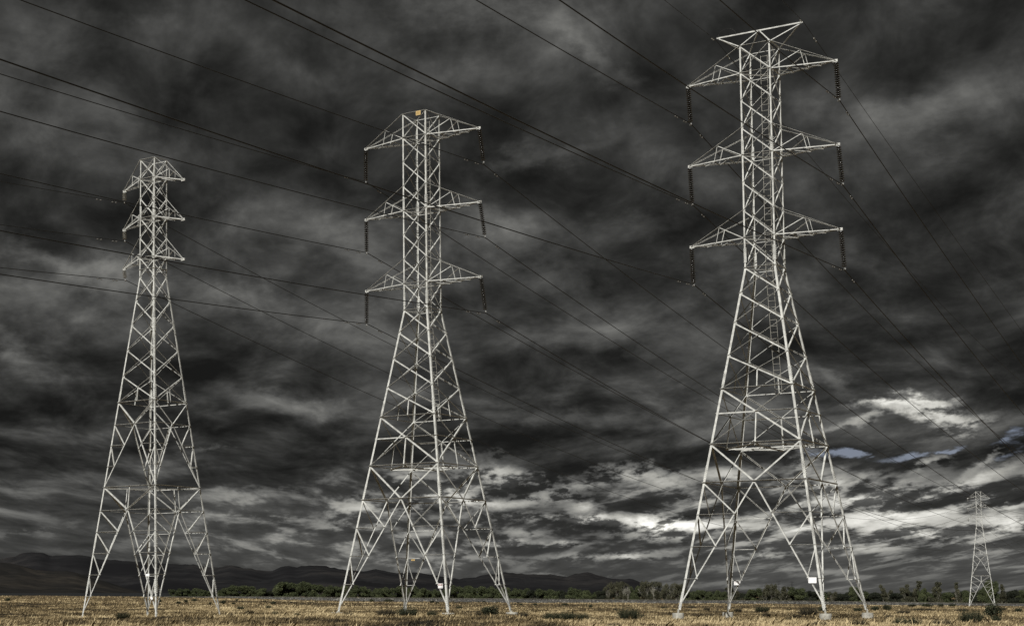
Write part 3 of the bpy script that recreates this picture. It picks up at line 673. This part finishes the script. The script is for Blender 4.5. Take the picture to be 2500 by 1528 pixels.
# the pair on the skyline
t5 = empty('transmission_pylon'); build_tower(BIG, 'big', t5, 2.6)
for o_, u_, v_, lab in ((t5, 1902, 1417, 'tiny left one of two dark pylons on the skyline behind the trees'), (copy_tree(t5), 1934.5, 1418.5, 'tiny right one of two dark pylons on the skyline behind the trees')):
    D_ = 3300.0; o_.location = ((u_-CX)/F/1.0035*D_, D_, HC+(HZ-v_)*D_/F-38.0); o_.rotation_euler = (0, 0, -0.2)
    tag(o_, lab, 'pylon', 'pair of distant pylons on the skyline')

# ------------------------------------------------------------------ insulators and lines
WIRES = {
 'T1R1': [[38.795, 110.259, 36.163], [38.917, 110.259, 33.557], [0.5457, -0.07791, 0.000474], [0.5549, -0.1071, 0.000132]],
 'T1R2': [[38.795, 110.259, 30.538], [38.994, 110.259, 27.851], [0.5457, -0.07672, 0.000249], [0.5549, -0.11055, 0.000207]],
 'T1R3': [[38.795, 110.259, 24.898], [38.963, 110.259, 22.192], [0.5457, -0.07484, 0.000183], [0.5549, -0.10338, 0.000172]],
 'T1L1': [[30.517, 116.024, 36.163], [30.64, 116.024, 33.567], [0.5457, -0.07242, 0.00013], [0.5549, -0.10643, 0.000204]],
 'T1L2': [[30.517, 116.024, 30.538], [30.63, 116.024, 27.892], [0.5457, -0.0745, 0.000199], [0.5549, -0.09976, 0.000177]],
 'T1L3': [[30.517, 116.024, 24.898], [30.593, 116.024, 22.319], [0.5457, -0.07708, 0.000201], [0.5549, -0.1006, 0.000205]],
 'T2R1': [[17.326, 125.616, 35.946], [17.636, 125.616, 33.158], [0.5387, -0.08953, 0.000185], [0.5275, -0.08641, 0.000159]],
 'T2R2': [[17.326, 125.616, 30.321], [17.664, 125.616, 27.627], [0.5387, -0.09501, 0.000261], [0.5275, -0.09031, 0.000175]],
 'T2R3': [[17.326, 125.616, 24.681], [17.659, 125.616, 21.951], [0.5387, -0.0892, 0.000201], [0.5275, -0.09387, 0.000259]],
 'T2L1': [[9.252, 131.663, 35.946], [9.231, 131.663, 33.348], [0.5387, -0.08699, 0.000225], [0.5275, -0.08787, 0.000161]],
 'T2L2': [[9.252, 131.663, 30.321], [9.262, 131.663, 27.723], [0.5387, -0.08769, 0.00024], [0.5275, -0.085, 0.000135]],
 'T2L3': [[9.252, 131.663, 24.681], [9.23, 131.663, 22.136], [0.5387, -0.08899, 0.000245], [0.5275, -0.08837, 0.000182]],
 'T3L1': [[-9.311, 126.809, 31.404], [-9.298, 126.809, 30.544], [0.5387, -0.10546, 0.00024], [0.5336, -0.1175, 0.000261]],
 'T3L2': [[-9.311, 126.809, 28.451], [-9.249, 126.809, 27.601], [0.5387, -0.1081, 0.00024], [0.5336, -0.11882, 0.000266]],
 'T3L3': [[-9.311, 126.809, 25.495], [-9.201, 126.809, 24.639], [0.5387, -0.1075, 0.00024], [0.5336, -0.1174, 0.00026]],
 'T1EL': [[32.194, 114.856, 39.2], [32.205, 114.856, 39.072], [0.483, -0.12399, 0.000277], [0.6194, -0.19823, 0.00059]],
 'T1ER': [[37.118, 111.427, 39.2], [37.128, 111.427, 39.16], [0.483, -0.12399, 0.000277], [0.6194, -0.1956, 0.000152]]}
shed = [(0.02, 0.0), (0.06, 0.0), (0.145, 0.028), (0.168, 0.042), (0.170, 0.058), (0.135, 0.076), (0.055, 0.088), (0.02, 0.088)]
caps = [(0.012, 0.085), (0.048, 0.085), (0.045, 0.13), (0.02, 0.14), (0.012, 0.146)]
def make_string(n, m, length, sc=1.0):
    """hangs down from its origin"""
    root = empty('insulator_string'); mb = MB(); pitch = (length-0.30)/n
    mb.tube([(0, 0, 0.03), (0, 0, -0.14)], 0.018, 6); mb.build('shackle', CAP, root)
    for i in range(n):
        z0 = -0.12-pitch*(i+1); f = pitch/0.146
        d = MB(); d.lathe([(r*sc, z0+z_*f) for r, z_ in shed], 16)
        do = d.build('disc', m, root, True)
        c = MB(); c.lathe([(r*sc*1.0, z0+z_*f) for r, z_ in caps], 8); c.build('cap', CAP, do, True)
    mb = MB(); mb.tube([(0, 0, -length+0.2), (0, 0, -length)], 0.02, 6); mb.box((-0.0, -0.16, -length), (0.0, 0.16, -length), Vector((1, 0, 0)), Vector((0, 0, 1)), -0.035, 0.035, -0.05, 0.05)
    mb.build('clamp', CAP, root)
    return root
protoB = make_string(16, PORC, 2.66); protoS = make_string(6, PORCG, 0.86, 0.92)
usedB = usedS = False
def hang(proto, used, tip, bot):
    o = proto if not used else copy_tree(proto)
    d = Vector(bot)-Vector(tip); o.location = tip
    o.rotation_mode = 'QUATERNION'; o.rotation_quaternion = Vector((0, 0, -1)).rotation_difference(d)
    return o
ROWN = {'1': 'top', '2': 'middle', '3': 'lowest'}
SIDE = {'L': 'left', 'R': 'right'}
TWN = {'T1': 'tallest right pylon', 'T2': 'middle pylon', 'T3': 'left pylon'}
def sag(B, th, a, b, s_, t): return (B[0]+s_*math.sin(th)*t, B[1]+s_*math.cos(th)*t, B[2]+a*t+b*t*t)
def damper(B, th, a, b, s_, t, r):
    p = Vector(sag(B, th, a, b, s_, t)); d = (Vector(sag(B, th, a, b, s_, t+0.1))-p).normalized(); mb = MB(); q = p-Vector((0, 0, 0.10))
    mb.tube([p, q], 0.014, 5); mb.tube([q-d*0.24, q+d*0.24], 0.009, 5)
    for s2 in (-1, 1): mb.tube([q+d*s2*0.15, q+d*s2*0.30], 0.042, 8)
    return mb
for key, (tip, bot, near, far) in WIRES.items():
    tw_, sd_, rw_ = key[:2], key[2], key[3]
    earth = key in ('T1EL', 'T1ER')
    if earth: nm = 'thin earth wire over the %s tip of the bar topping the tallest pylon' % SIDE[key[3]]
    else: nm = 'dark conductor clamped under the %s %s arm of the %s' % (ROWN[rw_], SIDE[sd_], TWN[tw_])
    rad = 0.016 if earth else (0.030 if tw_ != 'T3' else 0.025)
    endn = 300.0; endf = 250.0 if earth else (432.0 if tw_ == 'T3' else 480.0)
    pts = [sag(bot, *near, -1, t) for t in np.linspace(endn, 1.0, 80)] + [tuple(bot)] + [sag(bot, *far, 1, t) for t in np.linspace(1.0, endf, 120)]
    if tw_ == 'T3':
        e = pts[-1]; pts += [(e[0]+math.sin(0.56)*t, e[1]+math.cos(0.56)*t, e[2]-0.115*t+0.00024*t*t) for t in np.linspace(6, 430, 70)]
    mb = MB(); mb.tube(pts, rad, 5)
    wire = mb.build('power_line', WIRE, None, True, Vector(bot))
    tag(wire, nm, 'power line', 'earth wires of the tallest pylon' if earth else 'conductors of the ' + TWN[tw_])
    for s_, par, ts in ((-1, near, (1.0,) if earth else (1.35, 3.3)), (1, far, (2.4,))):
        for t in ts:
            dm = damper(bot, *par, s_, t, rad).build('vibration_damper', CAP if not earth else STEEL_D, None, False, Vector(bot)); dm.location = (0, 0, 0); dm.parent = wire
    if not earth:
        big = tw_ != 'T3'
        o = hang(protoB if big else protoS, usedB if big else usedS, tip, bot)
        if big: usedB = True
        else: usedS = True
        tag(o, 'string of %s discs under the %s %s arm of the %s' % ('sixteen dark brown' if big else 'six pale grey', ROWN[rw_], SIDE[sd_], TWN[tw_]), 'insulator', 'insulator strings of the ' + TWN[tw_])
# far pylon's three strings
cr, sr = math.cos(R4), math.sin(R4)
for key in ('T3L1', 'T3L2', 'T3L3'):
    tip, bot, near, far = WIRES[key]; e = Vector(sag(bot, *far, 1, 432.0))
    lv = {'1': 'L1', '2': 'L2', '3': 'L3'}[key[3]]
    tp = Vector((212.6-cr*2.9285, 497.0-sr*2.9285, -1.62+ZS[lv]-0.44))
    o = hang(protoS, True, tp, (tp.x+0.1, tp.y, tp.z-0.86))
    tag(o, 'tiny pale string under the %s left arm of the small far pylon' % ROWN[key[3]], 'insulator', 'insulator strings of the far pylon')
# ------------------------------------------------------------------ dry grass (uncountable: one object)
def quads_mesh(name, co, nq_per, m, tone=None, parent=None, smooth=False):
    """co: (N, k, 3) polygons of k corners"""
    N, kk = co.shape[:2]; me = bpy.data.meshes.new(name)
    me.vertices.add(N*kk); me.vertices.foreach_set('co', co.astype(np.float32).ravel())
    me.loops.add(N*kk); me.loops.foreach_set('vertex_index', np.arange(N*kk, dtype=np.int32))
    me.polygons.add(N); me.polygons.foreach_set('loop_start', np.arange(0, N*kk, kk, dtype=np.int32))
    me.update(calc_edges=True)
    if tone is not None:
        a = me.attributes.new('tone', 'FLOAT', 'POINT'); a.data.foreach_set('value', np.repeat(tone, kk).astype(np.float32))
    me.materials.append(m); o = bpy.data.objects.new(name, me)
    C.objects.link(o)
    if parent is not None: o.parent = parent
    return o
GRASS = mat('dry_grass', (0.4, 0.3, 0.15), 0.75, attr='tone', spec=0.25, transl=0.22,
            col2=[(0.0, (0.026, 0.022, 0.014)), (0.25, (0.088, 0.065, 0.034)), (0.5, (0.190, 0.144, 0.074)), (0.75, (0.37, 0.288, 0.158)), (1.0, (0.60, 0.49, 0.29))])
def grass_points(n, v0, v1, u0=-260, u1=2760, power=1.0):
    v = v0 + (v1-v0)*RNG.random(n)**power; u = u0 + (u1-u0)*RNG.random(n)
    dirz = -(v-CY)/F; ry = math.cos(PITCH)-dirz*math.sin(PITCH); rz = math.sin(PITCH)+dirz*math.cos(PITCH); rx = (u-CX)/F
    sx = rx/ry; sz = rz/ry; y = np.full(n, 60.0)
    # march: bisection on height above terrain along the line of sight
    lo = np.full(n, 30.0); hi = np.full(n, 760.0); ys = np.geomspace(30, 760, 260); hit = np.full(n, -1.0); prev = None
    for a, b in zip(ys[:-1], ys[1:]):
        gb = HC + sz*b - ground_z(sx*b, np.full(n, b)); new = (gb <= 0) & (hit < 0)
        if new.any():
            ga = HC + sz[new]*a - ground_z(sx[new]*a, np.full(new.sum(), a)); f = ga/(ga-gb[new]+1e-9); hit[new] = a+(b-a)*np.clip(f, 0, 1)
    ok = hit > 0; y = hit[ok]; x = sx[ok]*y; return x, y
def blades(x, y, hmul=1.0, lean=0.7, tone_shift=0.0):
    n = len(x); z = ground_z(x, y)
    p1 = vnoise(x*0.16+40, y*0.055+40, 1, 4); p2 = vnoise(x*0.9+7, y*0.35+3, 2, 3); p3 = vnoise(x*0.035+4, y*0.013+9, 5, 3)
    d = np.hypot(x, y)
    h = (0.05+0.14*RNG.random(n)**1.6)*(0.45+1.1*p1)*hmul; wv = (0.005+0.008*RNG.random(n))*(1+np.maximum(d-50, 0)/60)
    h = h*np.clip(1+(d-150)/500, 1, 1.4)
    an = RNG.random(n)*2*math.pi; la = RNG.normal(0.5, 0.9, n); ln = lean*(0.3+RNG.random(n))*h
    wx, wy = np.cos(an)*wv, np.sin(an)*wv; lx, ly = np.cos(la)*ln, np.sin(la)*ln
    b = np.stack([x, y, z-0.03], -1); m_ = b + np.stack([lx*0.35, ly*0.35, h*0.6+0.03], -1); t = b + np.stack([lx, ly, h+0.03], -1)
    W = np.stack([wx, wy, np.zeros(n)], -1)
    head = RNG.random(n) < 0.35
    W2 = W*np.where(head, 1.5, 0.8)[:, None]
    co = np.stack([b-W, b+W, m_+W2, t, m_-W2], 1)
    tone = np.clip(0.44 + (p1-0.5)*1.3 + (p2-0.5)*1.5 + (p3-0.5)*1.1 + RNG.normal(0, 0.15, n) + tone_shift, 0, 1)
    return co, tone
cos_, tones = [], []
for n_, v0_, v1_, hm in ((230000, 1498, 1542, 1.0), (150000, 1484, 1503, 1.0), (100000, 1468, 1490, 1.0), (60000, 1453, 1474, 1.0)):
    x, y = grass_points(n_, v0_, v1_)
    D_, _ = edge(px_of(x, y)); k_ = y < D_-1.5; x, y = x[k_], y[k_]
    c_, t_ = blades(x, y, hm); cos_.append(c_); tones.append(t_)
# sparse tall stalks in the foreground
x, y = grass_points(5000, 1500, 1545); c_, t_ = blades(x, y, 2.2, 0.8, 0.15); cos_.append(c_); tones.append(t_)
g = quads_mesh('dry_grass', np.concatenate(cos_), 1, GRASS, np.concatenate(tones)); g['kind'] = 'stuff'
g['label'] = 'golden dry grass covering the plain around the pylons'

# ------------------------------------------------------------------ shrubs
SHRUB = mat('shrub_leaf', (0.05, 0.06, 0.03), 0.7, attr='tone', spec=0.2, col2=[(0.0, (0.010, 0.012, 0.007)), (0.5, (0.030, 0.035, 0.019)), (1.0, (0.075, 0.078, 0.042))])
WEED = mat('weed_stem', (0.05, 0.05, 0.03), 0.8, attr='tone', spec=0.2, col2=[(0.0, (0.014, 0.013, 0.010)), (0.5, (0.040, 0.036, 0.023)), (1.0, (0.10, 0.084, 0.050))])
def leaf_quads(c, size, nrm_bias=None):
    n = len(c); a = RNG.normal(0, 1, (n, 3)); a /= np.linalg.norm(a, axis=1)[:, None]; r = RNG.normal(0, 1, (n, 3))
    b = np.cross(a, r); b /= np.linalg.norm(b, axis=1)[:, None]; s = (size*(0.6+0.8*RNG.random(n)))[:, None]
    return np.stack([c-a*s, c-b*s*0.55, c+a*s, c+b*s*0.55], 1)
def shrub_mesh(kind, seed):
    """unit shrub: 1 wide, 1 high"""
    rr = np.random.default_rng(seed)
    if kind == 'round':
        n = 1500; L_ = 9; lc = rr.normal(0, 1, (L_, 3)); lc /= np.linalg.norm(lc, axis=1)[:, None]; lc = lc*np.array([.27, .27, .26])*rr.uniform(.5, 1, (L_, 1)) + [0, 0, .46]
        w_ = rr.integers(0, L_, n); d = rr.normal(0, 1, (n, 3)); d /= np.linalg.norm(d, axis=1)[:, None]
        c = lc[w_] + d*(0.24*rr.random((n, 1))**0.33)*np.array([1, 1, 1.05]); c[:, 2] = np.abs(c[:, 2])
        tone = np.clip(0.45+rr.normal(0, .18, n)+0.25*(rr.random(L_)[w_]-.5), 0, 1); q = leaf_quads(c, 0.036)
        me = quads_mesh('shrub', q, 1, SHRUB, tone)
    else:
        n = 420; an = rr.random(n)*2*math.pi; r0 = rr.random(n)**0.5*0.3; sp = rr.random(n)**0.7
        b = np.stack([np.cos(an)*r0, np.sin(an)*r0, np.zeros(n)-.05], -1)
        h = 0.5+0.5*rr.random(n); t = b + np.stack([np.cos(an)*sp*.30, np.sin(an)*sp*.30, h*(1-0.35*sp)], -1)
        cs = []; tn = []
        for f in np.linspace(0.15, 1.0, 7):
            c = b+(t-b)*f+rr.normal(0, .02, (n, 3)); cs.append(leaf_quads(c, 0.026)); tn.append(np.clip(0.4+rr.normal(0, .2, n), 0, 1))
        W_ = rr.normal(0, 1, (n, 3))*[1, 1, 0]; W_ /= np.linalg.norm(W_, axis=1)[:, None]; W_ *= 0.006
        st = np.stack([b-W_, b+W_, t+W_*.4, t-W_*.4], 1)
        me = quads_mesh('shrub', np.concatenate(cs+[st]), 1, WEED if kind == 'weed' else SHRUB, np.concatenate(tn+[np.clip(0.5+rr.normal(0, .2, n), 0, 1)]))
    return me
PROT = {('round', 0): None, ('round', 1): None, ('spiky', 0): None, ('spiky', 1): None, ('weed', 0): None}
for i, kk in enumerate(PROT): PROT[kk] = shrub_mesh('round' if kk[0] == 'round' else kk[0], 100+i)
# (photo x of the middle, photo y of the foot, width, height in photo px, kind)
SH = [(18,1468,16,8,'r'),(49,1455.5,10,3,'r'),(301,1459,6,3,'r'),(300,1511,40,14,'s'),(390,1471,9,7,'r'),(436,1475,14,7,'r'),(454,1471,12,7,'r'),(474,1469,18,7,'r'),(513,1476,10,6,'r'),(544,1475,16,9,'r'),(571,1476,10,5,'r'),(578,1466,8,4,'r'),(587,1489,14,9,'s'),(656,1485,10,7,'s'),
 (667,1476,22,7,'r'),(628,1461,5,2.5,'r'),(646,1468,8,2.5,'r'),(672,1503,11,10,'s'),(724,1504,11,7,'s'),(610,1500,16,9,'w'),(560,1507,14,8,'w'),(848,1504,18,9,'w'),(888,1468.5,7,3,'r'),(908,1469.5,15,7,'r'),(949,1470,24,7,'r'),(943,1505,38,16,'w'),(994,1506,40,22,'s'),(1055,1505,18,12,'s'),
 (1054,1472,14,6,'r'),(1067,1473.5,9,4,'r'),(1122,1487,11,8,'s'),(1108,1469,6,3,'r'),(1168,1470,6,3,'r'),(1182,1471,12,4,'r'),(1215,1471.5,9,3,'r'),(1197,1508,40,25,'r'),(1168,1503,10,8,'w'),(1272,1477,9,4,'r'),(1265,1472.5,6,3,'r'),(1306,1477,13,4,'r'),(1380,1478,23,5,'r'),(1431,1478,7,3,'r'),
 (1442,1483.5,10,7,'r'),(1280,1506,14,9,'w'),(1348,1514,30,18,'s'),(1385,1515,28,20,'s'),(1420,1515,32,17,'s'),(1535,1513,42,26,'s'),(1567,1508,8,7,'s'),(1502,1491,8,7,'w'),(1622,1487,18,5,'r'),(1645,1491,8,4,'r'),(1688,1486,16,7,'w'),(1726,1491,10,9,'w'),(1802,1494,22,9,'w'),(1860,1494,34,13,'s'),
 (1872,1507,14,9,'w'),(1927,1491,8,4,'r'),(1975,1503,38,19,'w'),(1946,1509,30,9,'w'),(2008,1494,14,13,'s'),(1925,1516,10,7,'s'),(2095,1494,19,9,'r'),(2136,1491,25,10,'r'),(2166,1491,28,13,'r'),(2206,1499,24,9,'w'),(2170,1509,12,7,'w'),(2226,1481.5,36,6,'r'),(2264,1481.5,34,7,'r'),(2297,1482.5,13,8,'r'),
 (2325,1481.5,16,7,'r'),(2255,1491,40,6,'w'),(2350,1493,20,8,'w'),(2424,1512,48,32,'r'),(2434,1519,24,13,'r'),(2372,1522,42,30,'s'),(2448,1491,14,8,'w'),(2487,1496,18,10,'r'),(2212,1530,60,20,'s'),(2098,1531,44,16,'w'),(2300,1530,36,16,'w'),(2000,1531,30,12,'w'),(1740,1478,8,3,'r'),(1890,1478,9,3,'r'),(770,1469,8,3,'r'),(1500,1533,26,10,'w')]
PYL_U = [(198, "the left pylon's left foot"), (375, "the left pylon's middle feet"), (545, "the left pylon's right foot"), (822, "the middle pylon's left foot"), (1096, "the middle pylon's nearest foot"), (1253, "the middle pylon's right foot"), (1659, "the tallest pylon's left foot"), (2015, "the tallest pylon's nearest foot"), (2112, "the tallest pylon's right foot"), (2392, 'the small far pylon')]
ORD = ['first', 'second', 'third', 'fourth', 'fifth', 'sixth', 'seventh', 'eighth', 'ninth', 'tenth', 'eleventh', 'twelfth', 'thirteenth', 'fourteenth', 'fifteenth', 'sixteenth', 'seventeenth']
def section(u):
    i = sum(1 for q in PYL_U if u > q[0])
    if i == 0: return 'left of ' + PYL_U[0][1]
    if i == len(PYL_U): return 'right of ' + PYL_U[-1][1]
    return 'right after ' + PYL_U[i-1][1]
def depth_band(v): return 'distant' if v < 1479.5 else ('middle-distance' if v < 1497 else 'foreground')
KN = {'r': 'round dark green', 's': 'spiky dark green', 'w': 'brownish weedy'}
cnt = {}
order = sorted(SH, key=lambda q: q[0]); names = {}
for q in order:
    kkey = (section(q[0]), depth_band(q[1]), q[4]); cnt.setdefault(kkey, []).append(q)
first_used = set()
for q in order:
    kkey = (section(q[0]), depth_band(q[1]), q[4]); lst = cnt[kkey]; i = lst.index(q)
    lab = ('%s %s shrub %s' % (depth_band(q[1]), KN[q[4]], section(q[0]))) if len(lst) == 1 else ('%s of the %s %s shrubs %s' % (ORD[i], depth_band(q[1]), KN[q[4]], section(q[0])))
    vis = {'r': 'round', 's': 'spiky', 'w': 'weed'}[q[4]]; pk_ = (vis, int(q[0]) % (2 if vis != 'weed' else 1)); proto = PROT[pk_]
    if pk_ in first_used: o = proto.copy(); C.objects.link(o)
    else: o = proto; first_used.add(pk_)
    x, y, z = ground_hit(q[0], min(q[1], 1541)); wd = q[2]/F*y*1.3+0.08; hh = q[3]/F*y*1.35 + 0.10
    o.location = (x, y, z-0.03); o.scale = (wd, min(wd, max(hh*1.3, wd*0.5)), hh); o.rotation_euler = (0, 0, (q[0]*0.37) % 6.28)
    tag(o, lab, 'shrub', 'shrubs scattered over the dry plain')
for kk, o in PROT.items():
    if kk not in first_used: bpy.data.objects.remove(o)

# ------------------------------------------------------------------ trees behind the levee
BARK = mat('bark', (0.10, 0.09, 0.075), 0.9, 0, 0.3, 2); PALEB = mat('pale_bark', (0.26, 0.25, 0.21), 0.9, 0, 0.3, 2)
def leafmat(name, a, b, c): return mat(name, b, 0.7, attr='tone', spec=0.2, transl=0.12, col2=[(0.0, a), (0.5, b), (1.0, c)])
LG = leafmat('willow_leaf', (0.020, 0.025, 0.012), (0.060, 0.072, 0.033), (0.135, 0.150, 0.068))
LD = leafmat('dark_leaf', (0.010, 0.012, 0.008), (0.022, 0.026, 0.016), (0.045, 0.050, 0.030))
LO = leafmat('olive_leaf', (0.022, 0.023, 0.015), (0.060, 0.060, 0.036), (0.125, 0.118, 0.075))
def crown_mesh(kind, seed, m):
    """crown of a tree 1 high and 1 wide"""
    rr = np.random.default_rng(seed); q = []; tn = []
    if kind in ('dense', 'dark'): lobes = [(rr.uniform(-.38, .38), rr.uniform(-.3, .3), rr.uniform(.10, .86), rr.uniform(.09, .19)) for _ in range(30)]
    elif kind == 'grey': lobes = [(rr.uniform(-.36, .36), rr.uniform(-.3, .3), rr.uniform(.25, .88), rr.uniform(.09, .16)) for _ in range(24)]
    else:
        lobes = []
        for b in range(4):
            ax, ay, tp = rr.uniform(-.48, .48), rr.uniform(-.2, .2), rr.uniform(.62, .98)
            for t in np.linspace(.3, tp, 6): lobes.append((ax*t**1.6+rr.normal(0, .04), ay*t, t, .045+.10*rr.random()**2))
        lobes += [(rr.uniform(-.45, .45), rr.uniform(-.3, .3), rr.uniform(.06, .32), rr.uniform(.10, .18)) for _ in range(9)]
    for cx, cy, cz, r in lobes:
        if kind in ('dense', 'dark'): lim = 0.90*(1-0.8*cx*cx); cz = min(cz, lim)
        n = int(7500*r*r*3.4)+20 if kind != 'grey' else int(2600*r*r*3.4)+20
        d = rr.normal(0, 1, (n, 3)); d /= np.linalg.norm(d, axis=1)[:, None]
        c = np.array([cx, cy, cz]) + d*r*(0.45+0.6*rr.random((n, 1)))*np.array([1.15, 1.15, .85]); c[:, 2] = np.maximum(c[:, 2], .02)
        q.append(leaf_quads(c, 0.022)); tn.append(np.clip(0.46+0.3*(rr.random()-.5)+rr.normal(0, .16, n), 0, 1))
    return quads_mesh('crown', np.concatenate(q), 1, m, np.concatenate(tn))
def trunk_mesh(kind, seed, m):
    rr = random.Random(seed); mb = MB()
    def grow(p, d, L_, r, lvl):
        e = p+d*L_; mid_ = p+d*L_*0.5+Vector((rr.uniform(-1, 1), rr.uniform(-1, 1), 0))*L_*0.06
        mb.tube([p, mid_, e], [r, r*0.8, r*0.6], 5)
        if lvl == 0: return
        for _ in range(3 if kind == 'grey' else 2):
            nd = (d+Vector((rr.uniform(-.75, .75), rr.uniform(-.6, .6), rr.uniform(-.05, .5)))).normalized(); grow(e, nd, L_*rr.uniform(.6, .85), r*0.6, lvl-1)
    st = 4 if kind == 'grey' else 2
    for _ in range(st): grow(Vector((rr.uniform(-.08, .08), rr.uniform(-.06, .06), -.05)), Vector((rr.uniform(-.45, .45), rr.uniform(-.3, .3), 1)).normalized(), .26, .018 if kind != 'grey' else .013, 3 if kind != 'grey' else 4)
    return mb.build('trunk', m)
TP = {}
def proto_tree(kind, i):
    key = (kind, i)
    if key not in TP:
        r_ = empty('tree'); cm = {'dense': LG, 'dark': LD, 'grey': LO, 'slender': LO}[kind]
        c = crown_mesh(kind, 300+i*7+len(kind), cm); c.parent = r_; t = trunk_mesh(kind, 50+i, PALEB if kind in ('grey', 'slender') else BARK); t.parent = r_
        TP[key] = r_; return r_
    return copy_tree(TP[key])
# (photo x, photo y of the top, width px, kind, row)
TR_ = [(425,1438,24,'dense'),(444,1437,22,'dense'),(466,1436,28,'dense'),(490,1437,24,'dense'),(508,1441,20,'dense'),(526,1440,22,'dark'),(548,1434,26,'dense'),(572,1429,34,'dense'),(604,1430,38,'dense'),(634,1435,30,'dense'),(655,1442,24,'dark'),(664,1445,22,'dense'),(692,1420,46,'dense'),(722,1421,40,'dense'),(752,1423,38,'dense'),(782,1426,36,'dense'),(808,1430,30,'dense'),(832,1430,30,'dense'),
 (856,1431,26,'dense'),(884,1430,30,'dense'),(908,1437,28,'dense'),(930,1435,26,'dense'),(952,1434,30,'dense'),(978,1432,30,'dense'),(1004,1432,34,'dense'),(1030,1435,28,'dense'),(1050,1439,24,'dense'),(1070,1441,24,'dense'),(1092,1438,24,'dense'),(1118,1430,32,'dense'),(1146,1429,32,'dense'),(1174,1432,28,'dense'),(1200,1432,30,'dense'),(1226,1433,28,'dense'),(1250,1435,26,'dense'),
 (1276,1437,30,'dense'),(1300,1440,26,'dark'),(1322,1438,30,'dense'),(1348,1438,28,'dense'),(1372,1440,26,'dark'),(1400,1435,28,'dense'),(1424,1440,26,'dense'),(1446,1444,24,'dense'),(1466,1442,22,'dark'),(1484,1428,26,'grey'),(1506,1421,34,'grey'),(1526,1420,30,'grey'),(1548,1431,26,'dense'),(1580,1419,36,'grey'),(1602,1420,32,'grey'),(1630,1426,30,'grey'),(1654,1424,32,'grey'),
 (1676,1440,26,'dense'),(1698,1441,24,'dense'),(1720,1440,26,'dense'),(1742,1442,24,'dense'),(1764,1442,24,'dense'),(1790,1430,28,'slender'),(1814,1448,22,'dark'),(1838,1437,32,'dense'),(1862,1430,28,'slender'),(1884,1426,30,'grey'),(1908,1428,26,'slender'),(1930,1437,26,'slender'),(1952,1434,34,'dense'),(1982,1442,26,'dark'),(2008,1446,22,'dense'),(2034,1444,24,'grey'),(2058,1450,26,'dark'),(2086,1432,24,'dense'),
 (2112,1445,26,'dense'),(2138,1449,26,'dark'),(2163,1428,22,'slender'),(2188,1448,28,'dark'),(2211,1427,28,'slender'),(2235,1415,30,'slender'),(2254,1435,20,'dense'),(2276,1446,28,'dense'),(2288,1416,26,'slender'),(2312,1446,28,'dense'),(2339,1418,24,'slender'),(2360,1440,24,'dense'),(2382,1449,28,'dark'),(2404,1430,24,'dense'),(2424,1417,26,'dense'),(2450,1423,24,'slender'),(2474,1440,26,'dark'),(2496,1441,26,'dense'),(2520,1438,28,'dense'),(2550,1440,28,'dense')]
BK = [(u_, 1446+3*math.sin(u_*0.05), 34, 'dark') for u_ in range(1000, 2560, 27)]
TREES = [(*t, 0) for t in TR_] + [(*t, 1) for t in BK]
KT = {'dense': 'rounded green tree', 'dark': 'low blackish green tree', 'grey': 'grey twiggy bare-branched tree', 'slender': 'ragged upright olive tree'}
groups_ = {}
for t in sorted(TREES, key=lambda q: q[0]): groups_.setdefault((section(t[0]), t[3], t[4]), []).append(t)
for n_, t in enumerate(sorted(TREES, key=lambda q: q[0])):
    u_, vt, wd_, kind, row = t; D_, ze = edge(u_); y = float(D_) + (22 if row == 0 else 55) + (n_ % 3)*6
    x = (u_-CX)/F/1.0035*y; z = float(ground_z(x, y)); top = HC+(HZ-vt)*y/F; base = min(z, float(levee_z(u_))-0.2)-0.4; hh = top-base
    o = proto_tree(kind, n_ % 3); wm = wd_/F*y*(1.3 if kind != 'slender' else 1.75)
    o.location = (x, y, base); o.scale = (wm, wm, hh*(1.08 if kind != 'slender' else 1.0)); o.rotation_euler = (0, 0, (n_*1.7) % 6.28)
    lst = groups_[(section(u_), kind, row)]; i = lst.index(t); rw = 'behind the levee' if row == 0 else 'in the rear row'
    lab = ('%s %s %s' % (KT[kind], rw, section(u_))) if len(lst) == 1 else ('%s %s %s %s' % (ORD[i], KT[kind], rw, section(u_)))
    tag(o, lab, 'tree', 'trees lined up behind the rock levee')
